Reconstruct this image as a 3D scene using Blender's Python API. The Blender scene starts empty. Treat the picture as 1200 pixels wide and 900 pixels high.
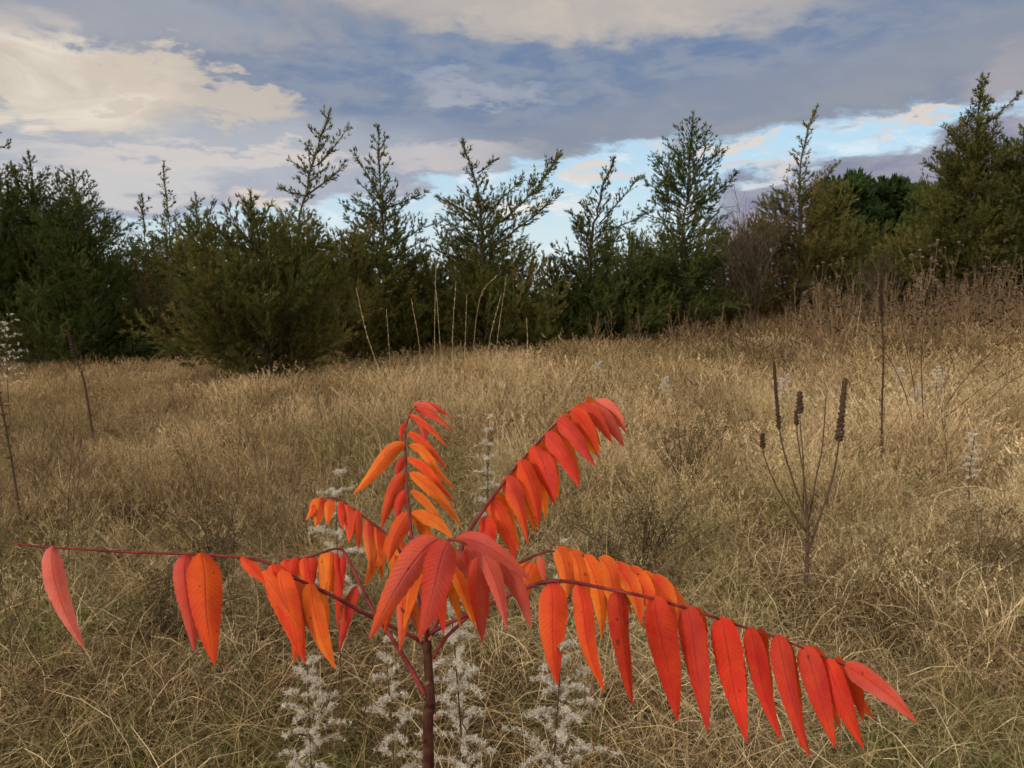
import bpy, math, random
import numpy as np
from mathutils import Vector, Matrix
R = np.random.default_rng(7)
random.seed(7)
C = bpy.context.scene.collection
PI = math.pi
rad = math.radians
F = 901.0
PITCH = math.atan(100 / F)
CAMZ = 1.5
cP, sP = math.cos(PITCH), math.sin(PITCH)

def at(px, py, d):
    """a point that stands d metres out in the direction of that spot of the photograph"""
    u = (px - 600) / F * d; v = (450 - py) / F * d
    return np.array([u, d * cP + v * sP, CAMZ + v * cP - d * sP])

def zrow(row, Y):
    v = (450 - row) / F
    return CAMZ + Y * (v * cP - sP) / (cP + v * sP)

def hgt(x, y):
    x = np.asarray(x, float); y = np.asarray(y, float)
    s = np.clip(y / 20, 0, 1); s = s * s * (3 - 2 * s)
    xs = 22 * np.tanh(x / 22)
    h = (0.045 * xs + 0.1 + .045 * np.clip(xs - 3, 0, 14)) * s
    h = h + 0.035 * np.sin(x * 1.3 + 0.6 * np.sin(y * 0.9)) * np.cos(y * 1.1 + 1) + 0.02 * np.sin(x * 3.1 + y * 2.3)
    far = np.clip((y - 30) / 80, 0, 1)
    return h + far * 0.8 + far * np.sin(x * .03) * .8

def gp(px, Y):
    z = 0.0
    for _ in range(4):
        d = Y * cP + (CAMZ - z) * sP
        x = (px - 600) / F * d
        z = float(hgt(x, Y))
    return x, z

def vnoise(x, y, s, seed=0):
    """smooth value noise in 0..1"""
    r = np.random.default_rng(seed).random((64, 64))
    u = np.asarray(x) / s + 100; v = np.asarray(y) / s + 100
    i = np.floor(u).astype(int); j = np.floor(v).astype(int)
    a = u - i; b = v - j; a = a * a * (3 - 2 * a); b = b * b * (3 - 2 * b)
    g = lambda p, q: r[p % 64, q % 64]
    return (g(i, j) * (1 - a) + g(i + 1, j) * a) * (1 - b) + (g(i, j + 1) * (1 - a) + g(i + 1, j + 1) * a) * b

# ------------------------------------------------------------------ mesh helpers
def mesh_np(name, V, Q=None, T=None, tint=None, smooth=False, uv=None, col=None):
    """V (n,3); Q (m,4) and T (k,3) faces; tint per vertex float"""
    me = bpy.data.meshes.new(name)
    V = np.asarray(V, np.float32)
    Q = np.zeros((0, 4), np.int32) if Q is None or len(Q) == 0 else np.asarray(Q, np.int32)
    T = np.zeros((0, 3), np.int32) if T is None or len(T) == 0 else np.asarray(T, np.int32)
    me.vertices.add(len(V)); me.vertices.foreach_set('co', V.ravel())
    loops = np.concatenate([Q.ravel(), T.ravel()])
    me.loops.add(len(loops)); me.loops.foreach_set('vertex_index', loops)
    n = len(Q) + len(T)
    st = np.concatenate([np.arange(len(Q)) * 4, len(Q) * 4 + np.arange(len(T)) * 3]).astype(np.int32)
    me.polygons.add(n); me.polygons.foreach_set('loop_start', st)
    me.polygons.foreach_set('use_smooth', np.full(n, smooth))
    me.update(calc_edges=True)
    if tint is not None:
        a = me.attributes.new('tint', 'FLOAT', 'POINT'); a.data.foreach_set('value', np.asarray(tint, np.float32))
    if uv is not None:
        l = me.uv_layers.new(name='UVMap'); l.data.foreach_set('uv', np.asarray(uv, np.float32)[loops].ravel())
    if col is not None:
        a = me.color_attributes.new('Col', 'FLOAT_COLOR', 'POINT')
        c = np.ones((len(V), 4), np.float32); c[:, :3] = col
        a.data.foreach_set('color', c.ravel())
    return me

class MB:
    def __init__(s): s.V = []; s.Q = []; s.T = []; s.t = []; s.n = 0
    def add(s, V, Q=None, T=None, tint=0.5):
        V = np.asarray(V, float)
        s.V.append(V)
        if Q is not None and len(Q): s.Q.append(np.asarray(Q) + s.n)
        if T is not None and len(T): s.T.append(np.asarray(T) + s.n)
        s.t.append(np.full(len(V), tint) if np.isscalar(tint) else np.asarray(tint)); s.n += len(V)
    def mesh(s, name, smooth=False):
        return mesh_np(name, np.concatenate(s.V), np.concatenate(s.Q) if s.Q else None,
                       np.concatenate(s.T) if s.T else None, np.concatenate(s.t), smooth)

def nrm(v):
    v = np.asarray(v, float)
    return v / (np.linalg.norm(v, axis=-1, keepdims=True) + 1e-9)

def tube(mb, pts, rads, n=6, tint=0.5, cap=True):
    pts = np.asarray(pts, float); m = len(pts)
    rads = np.broadcast_to(np.asarray(rads, float), (m,))
    T = nrm(np.gradient(pts, axis=0))
    ref = np.array([0.13, 0.2, 1.0]) if abs(T[:, 2]).mean() < .8 else np.array([1.0, .2, .1])
    A = nrm(np.cross(T, ref)); B = np.cross(T, A)
    an = np.arange(n) * 2 * PI / n
    V = pts[:, None] + rads[:, None, None] * (A[:, None] * np.cos(an)[None, :, None] + B[:, None] * np.sin(an)[None, :, None])
    V = V.reshape(-1, 3)
    i = np.arange(m - 1)[:, None] * n; j = np.arange(n)[None]; k = (j + 1) % n
    Q = np.stack([i + j, i + k, i + n + k, i + n + j], -1).reshape(-1, 4)
    T_ = []
    if cap:
        V = np.concatenate([V, pts[-1:] + T[-1] * rads[-1] * .5]); a = (m - 1) * n
        T_ = [(a + q, a + (q + 1) % n, m * n) for q in range(n)]
    mb.add(V, Q, T_, tint)

def spline(pts, m):
    """Catmull-Rom through the points, m samples"""
    P = np.asarray(pts, float)
    if len(P) == 2: return P[0] + (P[1] - P[0]) * np.linspace(0, 1, m)[:, None]
    P = np.vstack([2 * P[0] - P[1], P, 2 * P[-1] - P[-2]])
    u = np.linspace(0, len(P) - 3 - 1e-6, m); i = u.astype(int); t = (u - i)[:, None]
    a, b, c, d = P[i], P[i + 1], P[i + 2], P[i + 3]
    return .5 * (2 * b + (c - a) * t + (2 * a - 5 * b + 4 * c - d) * t ** 2 + (3 * b - a - 3 * c + d) * t ** 3)

def diamonds(mb, P, D, L, W, tint):
    """slim leaf faces: base P, direction D, length L, width W"""
    P = np.asarray(P); D = nrm(D); n = len(P)
    S = nrm(np.cross(D, R.normal(size=(n, 3))))
    L = np.broadcast_to(L, n)[:, None]; W = np.broadcast_to(W, n)[:, None]
    V = np.stack([P, P + D * L * .45 + S * W / 2, P + D * L, P + D * L * .45 - S * W / 2], 1).reshape(-1, 3)
    Q = np.arange(n * 4).reshape(-1, 4)
    mb.add(V, Q, None, np.repeat(np.broadcast_to(tint, n), 4))

def link(name, me, mat=None, parent=None):
    o = bpy.data.objects.new(name, me); C.objects.link(o)
    if mat is not None and me is not None: me.materials.clear(); me.materials.append(mat)
    if parent is not None: o.parent = parent
    return o

def tag(o, label, cat, group=None, kind=None):
    if label: o['label'] = label
    if cat: o['category'] = cat
    if group: o['group'] = group
    if kind: o['kind'] = kind
    return o

def thing(name, label, cat, loc=(0, 0, 0), rz=0, group=None):
    o = bpy.data.objects.new(name, None); C.objects.link(o)
    o.empty_display_size = .1
    o.location = loc; o.rotation_euler = (0, 0, rz)
    return tag(o, label, cat, group)

KIDS = {}
def reg(root, *ch): KIDS.setdefault(root.name, []).extend(ch)
def dup(root, loc, rz, sc=1.0, label=None, group=None, tilt=(0, 0)):
    r = root.copy(); C.objects.link(r)
    r.location = loc; r.rotation_euler = (tilt[0], tilt[1], rz); r.scale = (sc,) * 3 if np.isscalar(sc) else sc
    if label: r['label'] = label
    if group: r['group'] = group
    for ch in KIDS.get(root.name, []):
        c = ch.copy(); C.objects.link(c); c.parent = r
    return r

# ------------------------------------------------------------------ materials
def newmat(name):
    m = bpy.data.materials.new(name); m.use_nodes = True
    nt = m.node_tree; nt.nodes.clear()
    return m, nt
def N(nt, t, **kw):
    n = nt.nodes.new(t)
    for k, v in kw.items():
        if k.startswith('i_'): n.inputs[k[2:]].default_value = v
        elif k.startswith('n_'): n.inputs[int(k[2:])].default_value = v
        else: setattr(n, k, v)
    return n
def ramp(nt, fac, stops):
    r = nt.nodes.new('ShaderNodeValToRGB'); e = r.color_ramp.elements
    while len(e) < len(stops): e.new(.5)
    for q, (p, c) in zip(e, stops): q.position = p; q.color = (*c, 1)
    nt.links.new(fac, r.inputs[0]); return r.outputs[0]
def mth(nt, op, a, b=None, c=None, clamp=False):
    n = nt.nodes.new('ShaderNodeMath'); n.operation = op; n.use_clamp = clamp
    for i, v in enumerate((a, b, c)):
        if v is None: continue
        if isinstance(v, (int, float)): n.inputs[i].default_value = v
        else: nt.links.new(v, n.inputs[i])
    return n.outputs[0]
def mixc(nt, f, a, b, mode='MIX'):
    n = nt.nodes.new('ShaderNodeMix'); n.data_type = 'RGBA'; n.blend_type = mode; n.clamp_factor = True
    for i, v in ((0, f), (6, a), (7, b)):
        if isinstance(v, (int, float)): n.inputs[i].default_value = v
        elif isinstance(v, tuple): n.inputs[i].default_value = (*v, 1) if len(v) == 3 else v
        else: nt.links.new(v, n.inputs[i])
    return n.outputs[2]

def plant_mat(name, stops, rough=.85, trans=.3, inst=False, objvar=.25, bump=0):
    """colour ramp driven by the tint written on the mesh, shifted a little per object"""
    m, nt = newmat(name)
    a = N(nt, 'ShaderNodeAttribute', attribute_name='tint').outputs['Fac']
    oi = N(nt, 'ShaderNodeObjectInfo').outputs['Random']
    f = mth(nt, 'ADD', a, mth(nt, 'MULTIPLY', mth(nt, 'SUBTRACT', oi, .5), objvar))
    if inst:
        b = N(nt, 'ShaderNodeAttribute', attribute_name='zone', attribute_type='INSTANCER').outputs['Fac']
        f = mth(nt, 'ADD', f, mth(nt, 'SUBTRACT', b, .5))
    col = ramp(nt, mth(nt, 'ADD', f, 0, clamp=True), stops)
    if inst:
        g = N(nt, 'ShaderNodeAttribute', attribute_name='green', attribute_type='INSTANCER').outputs['Fac']
        col = mixc(nt, g, col, (.1, .13, .03))
    pb = N(nt, 'ShaderNodeBsdfPrincipled', i_Roughness=rough)
    pb.inputs['Specular IOR Level'].default_value = .06
    nt.links.new(col, pb.inputs['Base Color'])
    out = N(nt, 'ShaderNodeOutputMaterial')
    if trans:
        tr = N(nt, 'ShaderNodeBsdfTranslucent'); nt.links.new(col, tr.inputs[0])
        mx = N(nt, 'ShaderNodeMixShader', n_0=trans)
        nt.links.new(pb.outputs[0], mx.inputs[1]); nt.links.new(tr.outputs[0], mx.inputs[2])
        nt.links.new(mx.outputs[0], out.inputs[0])
    else: nt.links.new(pb.outputs[0], out.inputs[0])
    return m

def bark_mat(name, c1, c2, scale=30):
    m, nt = newmat(name)
    tc = N(nt, 'ShaderNodeTexCoord')
    no = N(nt, 'ShaderNodeTexNoise', i_Scale=scale, i_Detail=6.0)
    nt.links.new(tc.outputs['Object'], no.inputs[0])
    col = ramp(nt, no.outputs[0], [(.35, c1), (.65, c2)])
    pb = N(nt, 'ShaderNodeBsdfPrincipled', i_Roughness=.8); pb.inputs['Specular IOR Level'].default_value = .15
    nt.links.new(col, pb.inputs['Base Color'])
    bp = N(nt, 'ShaderNodeBump', i_Strength=.4, i_Distance=.004); nt.links.new(no.outputs[0], bp.inputs['Height'])
    nt.links.new(bp.outputs[0], pb.inputs['Normal'])
    out = N(nt, 'ShaderNodeOutputMaterial'); nt.links.new(pb.outputs[0], out.inputs[0])
    return m

M = {}
M['cedar'] = plant_mat('cedar_foliage', [(0, (.03, .042, .01)), (.4, (.085, .098, .026)), (.75, (.15, .135, .04)), (1, (.21, .135, .05))], objvar=.3)
M['cedar_green'] = plant_mat('dark_green_foliage', [(0, (.026, .042, .011)), (.5, (.078, .098, .027)), (1, (.15, .145, .042))], objvar=.2)
M['pine'] = plant_mat('pine_foliage', [(0, (.03, .055, .018)), (.5, (.055, .09, .03)), (1, (.1, .13, .045))], objvar=.2)
M['brown_twig'] = plant_mat('bare_twigs', [(0, (.04, .03, .02)), (.6, (.07, .053, .036)), (1, (.11, .085, .06))], trans=0, objvar=.3)
M['bark'] = bark_mat('cedar_bark', (.03, .022, .016), (.085, .062, .045), 14)
M['straw'] = plant_mat('dry_grass_blades', [(0, (.05, .034, .018)), (.28, (.14, .094, .046)), (.55, (.36, .25, .125)), (.8, (.6, .44, .245)), (1, (.85, .7, .45))], inst=True, trans=.15, objvar=.2)
M['stalk'] = plant_mat('dead_stalks', [(0, (.035, .022, .015)), (.5, (.1, .066, .043)), (1, (.28, .2, .13))], trans=0, objvar=.3)
M['pale'] = plant_mat('pale_grass_stems', [(0, (.3, .2, .1)), (1, (.62, .48, .28))], trans=.2)
M['fluff'] = plant_mat('seed_fluff', [(0, (.22, .18, .13)), (.5, (.6, .54, .45)), (1, (.88, .84, .76))], trans=.4, objvar=.15)
M['forb'] = plant_mat('brown_weed_stems', [(0, (.06, .036, .02)), (.5, (.2, .132, .076)), (1, (.4, .28, .165))], trans=0, objvar=.4)
M['headtan'] = plant_mat('tan_seed_heads', [(0, (.1, .07, .05)), (1, (.34, .26, .19))], trans=.2)
M['greyleaf'] = plant_mat('grey_leaves', [(0, (.1, .1, .07)), (1, (.35, .33, .27))], trans=.3)
M['weedleaf'] = plant_mat('shrivelled_leaves', [(0, (.06, .045, .022)), (.5, (.12, .09, .045)), (1, (.22, .17, .09))], trans=.2)

# ------------------------------------------------------------------ ground
def build_ground():
    def axis(lo, hi, fine0, fine1, n1, n2):
        a = np.linspace(fine0, fine1, n1)
        t = np.linspace(0, 1, n2)[1:] ** 2.2
        return np.concatenate([(fine0 + (lo - fine0) * t)[::-1], a, fine1 + (hi - fine1) * t])
    xs = axis(-500, 500, -26, 26, 210, 22); ys = axis(-500, 700, -4, 40, 190, 22)
    X, Y = np.meshgrid(xs, ys)
    Z = hgt(X, Y) + (vnoise(X, Y, .35, 3) - .5) * .05 * (np.abs(X) < 27) * (Y < 40)
    V = np.stack([X, Y, Z], -1).reshape(-1, 3)
    nx = len(xs); i = np.arange(len(ys) - 1)[:, None] * nx; j = np.arange(nx - 1)[None]
    Q = np.stack([i + j, i + j + 1, i + nx + j + 1, i + nx + j], -1).reshape(-1, 4)
    m, nt = newmat('thatch_ground')
    tc = N(nt, 'ShaderNodeTexCoord')
    n1 = N(nt, 'ShaderNodeTexNoise', i_Scale=.6, i_Detail=5.0); n2 = N(nt, 'ShaderNodeTexNoise', i_Scale=40.0, i_Detail=8.0, i_Roughness=.8)
    for n in (n1, n2): nt.links.new(tc.outputs['Object'], n.inputs[0])
    a = ramp(nt, n2.outputs[0], [(.3, (.02, .013, .008)), (.5, (.07, .045, .024)), (.7, (.2, .13, .07))])
    b = ramp(nt, n2.outputs[0], [(.3, (.03, .03, .01)), (.6, (.11, .1, .035)), (.75, (.22, .17, .08))])
    col = mixc(nt, ramp(nt, n1.outputs[0], [(.45, (0, 0, 0)), (.62, (1, 1, 1))]), a, b)
    pb = N(nt, 'ShaderNodeBsdfPrincipled', i_Roughness=.95); pb.inputs['Specular IOR Level'].default_value = .1
    nt.links.new(col, pb.inputs['Base Color'])
    bp = N(nt, 'ShaderNodeBump', i_Strength=1.0, i_Distance=.03); nt.links.new(n2.outputs[0], bp.inputs['Height'])
    nt.links.new(bp.outputs[0], pb.inputs['Normal'])
    o = N(nt, 'ShaderNodeOutputMaterial'); nt.links.new(pb.outputs[0], o.inputs[0])
    g = link('ground', mesh_np('ground', V, Q, smooth=True), m)
    tag(g, 'gently rising meadow ground covered in brown thatch', None, kind='structure')
build_ground()

# ------------------------------------------------------------------ grass: tufts set out by a point cloud
def blade_set(n, r, h0, h1, w, bend, lie=0.0, seg=4, seed=0, head=0.0, curl=0.25):
    """n curved ribbons growing out of a disc of radius r"""
    g = np.random.default_rng(seed); mb = MB()
    a = g.random(n) * 2 * PI; q = np.sqrt(g.random(n)) * r
    base = np.stack([q * np.cos(a), q * np.sin(a), np.full(n, -.02)], 1)
    H = h0 + (h1 - h0) * g.random(n) ** 1.3
    da = g.random(n) * 2 * PI; th = np.abs(g.normal(0, .35, n)) * (.5 + bend) + lie * g.random(n)
    bd = bend * (.3 + g.random(n)) * 1.6
    az = da.copy(); P = base.copy(); pts = [P]
    for k in range(seg):
        T = np.stack([np.sin(th) * np.cos(az), np.sin(th) * np.sin(az), np.cos(th)], 1)
        P = P + T * (H / seg)[:, None]; P[:, 2] = np.maximum(P[:, 2], .005 + g.random(n) * .04); pts.append(P)
        th = th + bd / seg * (.6 + g.random(n) * 1.2); az = az + g.normal(0, curl, n)
    pts = np.stack(pts, 1)
    sd = g.random(n) * 2 * PI; S = np.stack([np.cos(sd), np.sin(sd), g.normal(0, .3, n)], 1)
    prof = np.linspace(1, .15, seg + 1) ** .7
    ww = w * (.6 + g.random(n) * .8)
    off = S[:, None] * (ww[:, None] * prof[None])[:, :, None] / 2
    V = np.stack([pts - off, pts + off], 2).reshape(n, -1, 3)
    k = np.arange(seg) * 2
    q1 = np.stack([k, k + 1, k + 3, k + 2], 1)
    Q = (np.arange(n)[:, None, None] * (2 * seg + 2) + q1[None]).reshape(-1, 4)
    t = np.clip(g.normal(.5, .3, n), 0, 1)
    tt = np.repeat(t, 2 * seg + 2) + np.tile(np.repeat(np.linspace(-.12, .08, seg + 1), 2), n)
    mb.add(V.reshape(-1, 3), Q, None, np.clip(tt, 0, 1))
    hd = np.where(g.random(n) < head)[0]
    if len(hd):
        e = pts[hd, -1]; d = nrm(pts[hd, -1] - pts[hd, -2])
        m = 9; u = g.random((len(hd), m, 1))
        PP = (e[:, None] - d[:, None] * u * .1).reshape(-1, 3)
        DD = np.repeat(d, m, 0) + g.normal(0, .45, (len(PP), 3)); DD[:, 2] += .1
        S0 = nrm(np.cross(DD, g.normal(size=DD.shape))); DD = nrm(DD); L = .022; W = w * 2.0
        VV = np.stack([PP, PP + DD * L * .45 + S0 * W / 2, PP + DD * L, PP + DD * L * .45 - S0 * W / 2], 1).reshape(-1, 3)
        mb.add(VV, np.arange(len(PP) * 4).reshape(-1, 4), None, .75)
    return mb.mesh('grass_tuft')

def cloud(name, variants, P, idx, rot, scl, zone, green, mat, label):
    coll = bpy.data.collections.new(name + '_tufts')
    for k, me in enumerate(variants):
        me.materials.append(mat)
        o = bpy.data.objects.new('tuft_%02d' % k, me); coll.objects.link(o)
    me = bpy.data.meshes.new(name); me.vertices.add(len(P)); me.vertices.foreach_set('co', np.asarray(P, np.float32).ravel())
    for nm, tp, key, arr in (('idx', 'INT', 'value', idx), ('scl', 'FLOAT', 'value', scl), ('zone', 'FLOAT', 'value', zone),
                             ('green', 'FLOAT', 'value', green), ('rot', 'FLOAT_VECTOR', 'vector', rot)):
        a = me.attributes.new(nm, tp, 'POINT')
        a.data.foreach_set(key, np.asarray(arr, np.int32 if tp == 'INT' else np.float32).ravel())
    ob = link(name, me); me.materials.append(mat)
    ng = bpy.data.node_groups.new(name + '_nodes', 'GeometryNodeTree')
    ng.interface.new_socket('Geometry', in_out='INPUT', socket_type='NodeSocketGeometry')
    ng.interface.new_socket('Geometry', in_out='OUTPUT', socket_type='NodeSocketGeometry')
    gi = ng.nodes.new('NodeGroupInput'); go = ng.nodes.new('NodeGroupOutput')
    ci = ng.nodes.new('GeometryNodeCollectionInfo'); ci.inputs['Collection'].default_value = coll
    ci.inputs['Separate Children'].default_value = True; ci.inputs['Reset Children'].default_value = True
    ip = ng.nodes.new('GeometryNodeInstanceOnPoints'); ip.inputs['Pick Instance'].default_value = True
    def na(nm, tp):
        n = ng.nodes.new('GeometryNodeInputNamedAttribute'); n.data_type = tp; n.inputs['Name'].default_value = nm
        return [s for s in n.outputs if s.enabled and s.name == 'Attribute'][0]
    L = ng.links.new
    L(gi.outputs[0], ip.inputs['Points']); L(ci.outputs[0], ip.inputs['Instance'])
    L(na('idx', 'INT'), ip.inputs['Instance Index']); L(na('rot', 'FLOAT_VECTOR'), ip.inputs['Rotation'])
    L(na('scl', 'FLOAT'), ip.inputs['Scale']); L(ip.outputs[0], go.inputs[0])
    md = ob.modifiers.new('tufts', 'NODES'); md.node_group = ng
    tag(ob, label, 'grass', kind='stuff')
    return ob

def scatter(n, y0, y1, seed, p=1.0, wide=.78, pad=1.2):
    g = np.random.default_rng(seed)
    # constant density over the wedge, thinned with distance by the power p
    u = g.random(n * 3); y = (y0 ** (2 - p) + (y1 ** (2 - p) - y0 ** (2 - p)) * u) ** (1 / (2 - p)) if p != 2 else y0 * (y1 / y0) ** u
    y = y[:n]; x = (g.random(n) * 2 - 1) * (wide * y + pad)
    return x, y, g

def grass():
    tilt = lambda g, n, s: np.stack([g.normal(0, s, n), g.normal(0, s, n), g.random(n) * 2 * PI], 1)
    # --- short matted thatch
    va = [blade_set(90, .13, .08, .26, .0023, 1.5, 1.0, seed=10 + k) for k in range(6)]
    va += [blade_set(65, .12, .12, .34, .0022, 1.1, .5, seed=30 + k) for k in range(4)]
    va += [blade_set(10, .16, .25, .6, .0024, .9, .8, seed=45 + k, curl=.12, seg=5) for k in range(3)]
    x, y, g = scatter(9500, 1.1, 9.5, 1, p=.9)
    n = len(x)
    pat = vnoise(x, y, .8, 5); big = vnoise(x, y, 2.6, 6)
    zone = .51 + (vnoise(x, y, .33, 77) - .5) * .25 + (pat - .5) * .4 + (big - .5) * .3 + np.where(x > .1 * y, .04, -.03)
    gr = np.clip((vnoise(x, y, .55, 8) - .52) * 4, 0, 1) * np.clip(1.4 - y / 7, .15, 1) * g.random(n) * .65
    gr = np.where(g.random(n) < .05, .7, gr)
    P = np.stack([x, y, hgt(x, y) + .0], 1)
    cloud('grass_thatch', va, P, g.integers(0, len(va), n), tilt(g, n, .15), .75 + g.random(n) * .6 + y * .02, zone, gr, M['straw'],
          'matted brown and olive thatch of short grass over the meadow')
    # --- standing fine grass, mid distance
    vb = [blade_set(60, .14, .25, .66, .0032, .42, .1, seed=50 + k, head=.3, curl=.12) for k in range(8)]
    vb += [blade_set(45, .16, .2, .5, .003, 1.3, .5, seed=70 + k, curl=.3) for k in range(4)]
    x, y, g = scatter(11500, 2.6, 15, 2, p=.75, pad=.9)
    keep = g.random(len(x)) < np.clip((y - 2.4 - 1.0 * vnoise(x, y, .9, 9)) / 2.0 + np.clip(x * .12, -.2, .35), 0.03, 1)
    keep &= g.random(len(x)) < .35 + .9 * vnoise(x, y, .7, 21)
    x, y = x[keep], y[keep]; n = len(x)
    zone = .47 + (vnoise(x, y, .35, 78) - .5) * .25 + (vnoise(x, y, .8, 11) - .5) * .4 + (vnoise(x, y, 3.0, 12) - .5) * .34 + np.clip(x / (y + 1), -.4, .7) * .2
    sc = (.5 + g.random(n) * .45) * (.55 + .55 * vnoise(x, y, 1.0, 61) + .4 * vnoise(x, y, .35, 63)) * (1 - .8 * np.exp(-(((x - 1.32) / .22) ** 2 + ((y - 3.35) / .5) ** 2))) * (.55 + .45 * np.clip((y - 2) / 6, 0, 1)) * np.clip(1 + x * .06, .75, 1.15)
    gr = np.clip((vnoise(x, y, 1.4, 14) - .55) * 2, 0, .5) * g.random(n)
    P = np.stack([x, y, hgt(x, y)], 1)
    cloud('meadow_grass', vb, P, g.integers(0, len(vb), n), tilt(g, n, .1), sc, zone, gr, M['straw'],
          'knee high fine straw coloured grass standing in the meadow')
    # --- far grass, coarser tufts
    vc = [blade_set(55, .28, .35, .8, .009, .55, .1, seed=90 + k, head=.5, seg=3, curl=.15) for k in range(6)]
    x, y, g = scatter(9500, 10, 32, 3, p=.6, wide=.85, pad=3)
    n = len(x)
    zone = .37 + (vnoise(x, y, .6, 79) - .5) * .25 + (vnoise(x, y, 1.3, 15) - .5) * .4 - np.clip((y - 10) / 5, 0, 1) * np.clip((x + 1) / 6, .1, 1) * .42 + np.clip(x / 20, -.5, .5) * .04
    sc = (.5 + g.random(n) * .4 + np.clip(x / 10, -.45, .7) * .36) * (.7 + .5 * vnoise(x, y, 1.4, 62))
    P = np.stack([x, y, hgt(x, y)], 1)
    cloud('tall_field_grass', vc, P, g.integers(0, len(vc), n), tilt(g, n, .08), sc, zone, np.zeros(n), M['straw'],
          'reddish tan taller grass along the foot of the cedars')
    # --- small green leaves close to the ground
    vd = []
    for k in range(3):
        mb = MB(); g = np.random.default_rng(200 + k); m = 26
        a = g.random(m) * 2 * PI; D = np.stack([np.cos(a), np.sin(a), .3 + g.random(m) * .7], 1)
        diamonds(mb, np.stack([g.normal(0, .05, m), g.normal(0, .05, m), g.random(m) * .06], 1), D, .012 + g.random(m) * .016, .005 + g.random(m) * .006, g.random(m))
        vd.append(mb.mesh('leafy_tuft'))
    x, y, g = scatter(900, 1.8, 9, 4, p=1.0); keep = vnoise(x, y, .7, 33) > .6; x, y = x[keep], y[keep]; n = len(x)
    P = np.stack([x, y, hgt(x, y) + .05 + g.random(n) * .06], 1)
    cloud('low_green_weeds', vd, P, g.integers(0, 3, n), tilt(g, n, .3), .7 + g.random(n) * .8, np.full(n, .5), .55 + g.random(n) * .45, M['straw'],
          'small green weed leaves showing low in the dry grass')
grass()

# ------------------------------------------------------------------ trees
def limb_foliage(mb, wood, P0, D0, L, up, dens, fw, tint, r0, droop=0.0, twig_sp=.07, bl=.1, bw=.02, tuft=6, sub=.5, minr=.004):
    """one limb with side twigs and feathery tufts of scale leaves"""
    m = 7
    D = nrm(D0); P = np.array(P0, float); pts = [P.copy()]
    for k in range(m):
        D = nrm(D + np.array([0, 0, up * 1.0 / m]) + R.normal(0, .07, 3)); P = P + D * L / m; pts.append(P.copy())
    pts = np.array(pts)
    tube(wood, pts, np.linspace(r0, minr, m + 1), 4, .4, cap=False)
    u0 = fw
    nt_ = max(3, int(L / twig_sp * dens))
    u = u0 + (1 - u0) * R.random(nt_) ** .85
    fi = u * m; i = np.minimum(fi.astype(int), m - 1); fr = (fi - i)[:, None]
    A = pts[i] * (1 - fr) + pts[i + 1] * fr; T = nrm(pts[i + 1] - pts[i])
    S = nrm(np.cross(T, R.normal(size=(nt_, 3)))); 
    TD = nrm(T * .75 + S * (.55 + .4 * R.random((nt_, 1))) + np.array([0, 0, .18 + up * .1]))
    TL = np.clip(L * sub * (1.08 - u * .75) * (.5 + .8 * R.random(nt_)), .07, .8)
    # twigs' tufts
    cnt = np.maximum(2, (TL / .045).astype(int))
    rep = np.repeat(np.arange(nt_), cnt)
    s = R.random(len(rep)) ** .8
    curve = np.array([0, 0, 1.0]) * (s ** 2 * TL[rep] * .22)[:, None]
    TP = A[rep] + TD[rep] * (s * TL[rep])[:, None] + curve + R.normal(0, .012, (len(rep), 3))
    # the leader end of the limb
    ne = max(3, int(L / .05)); ue = u0 + (1 - u0) * R.random(ne); fe = ue * m; ie = np.minimum(fe.astype(int), m - 1); fre = (fe - ie)[:, None]
    TP = np.concatenate([TP, pts[ie] * (1 - fre) + pts[ie + 1] * fre]); TT = np.concatenate([TD[rep], nrm(pts[ie + 1] - pts[ie])])
    P_ = np.repeat(TP, tuft, 0); D_ = nrm(np.repeat(TT, tuft, 0) + R.normal(0, .3, (len(P_), 3)) + np.array([0, 0, .2 - droop]))
    ttw = np.concatenate([R.normal(0, .09, nt_)[rep], np.zeros(ne)])
    tn = np.clip(tint + np.repeat(ttw, tuft) + R.normal(0, .07, len(P_)), 0, 1)
    diamonds(mb, P_, D_, bl * (.5 + R.random(len(P_)) * .8), bw * (.6 + .8 * R.random(len(P_))), tn)
    # twig wood: slim triangles
    n = nt_; Sx = nrm(np.cross(TD, R.normal(size=(n, 3)))) * .004
    V = np.stack([A - Sx, A + Sx, A + TD * TL[:, None] * .8], 1).reshape(-1, 3)
    wood.add(V, None, np.arange(3 * n).reshape(-1, 3), .4)
    return pts

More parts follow.
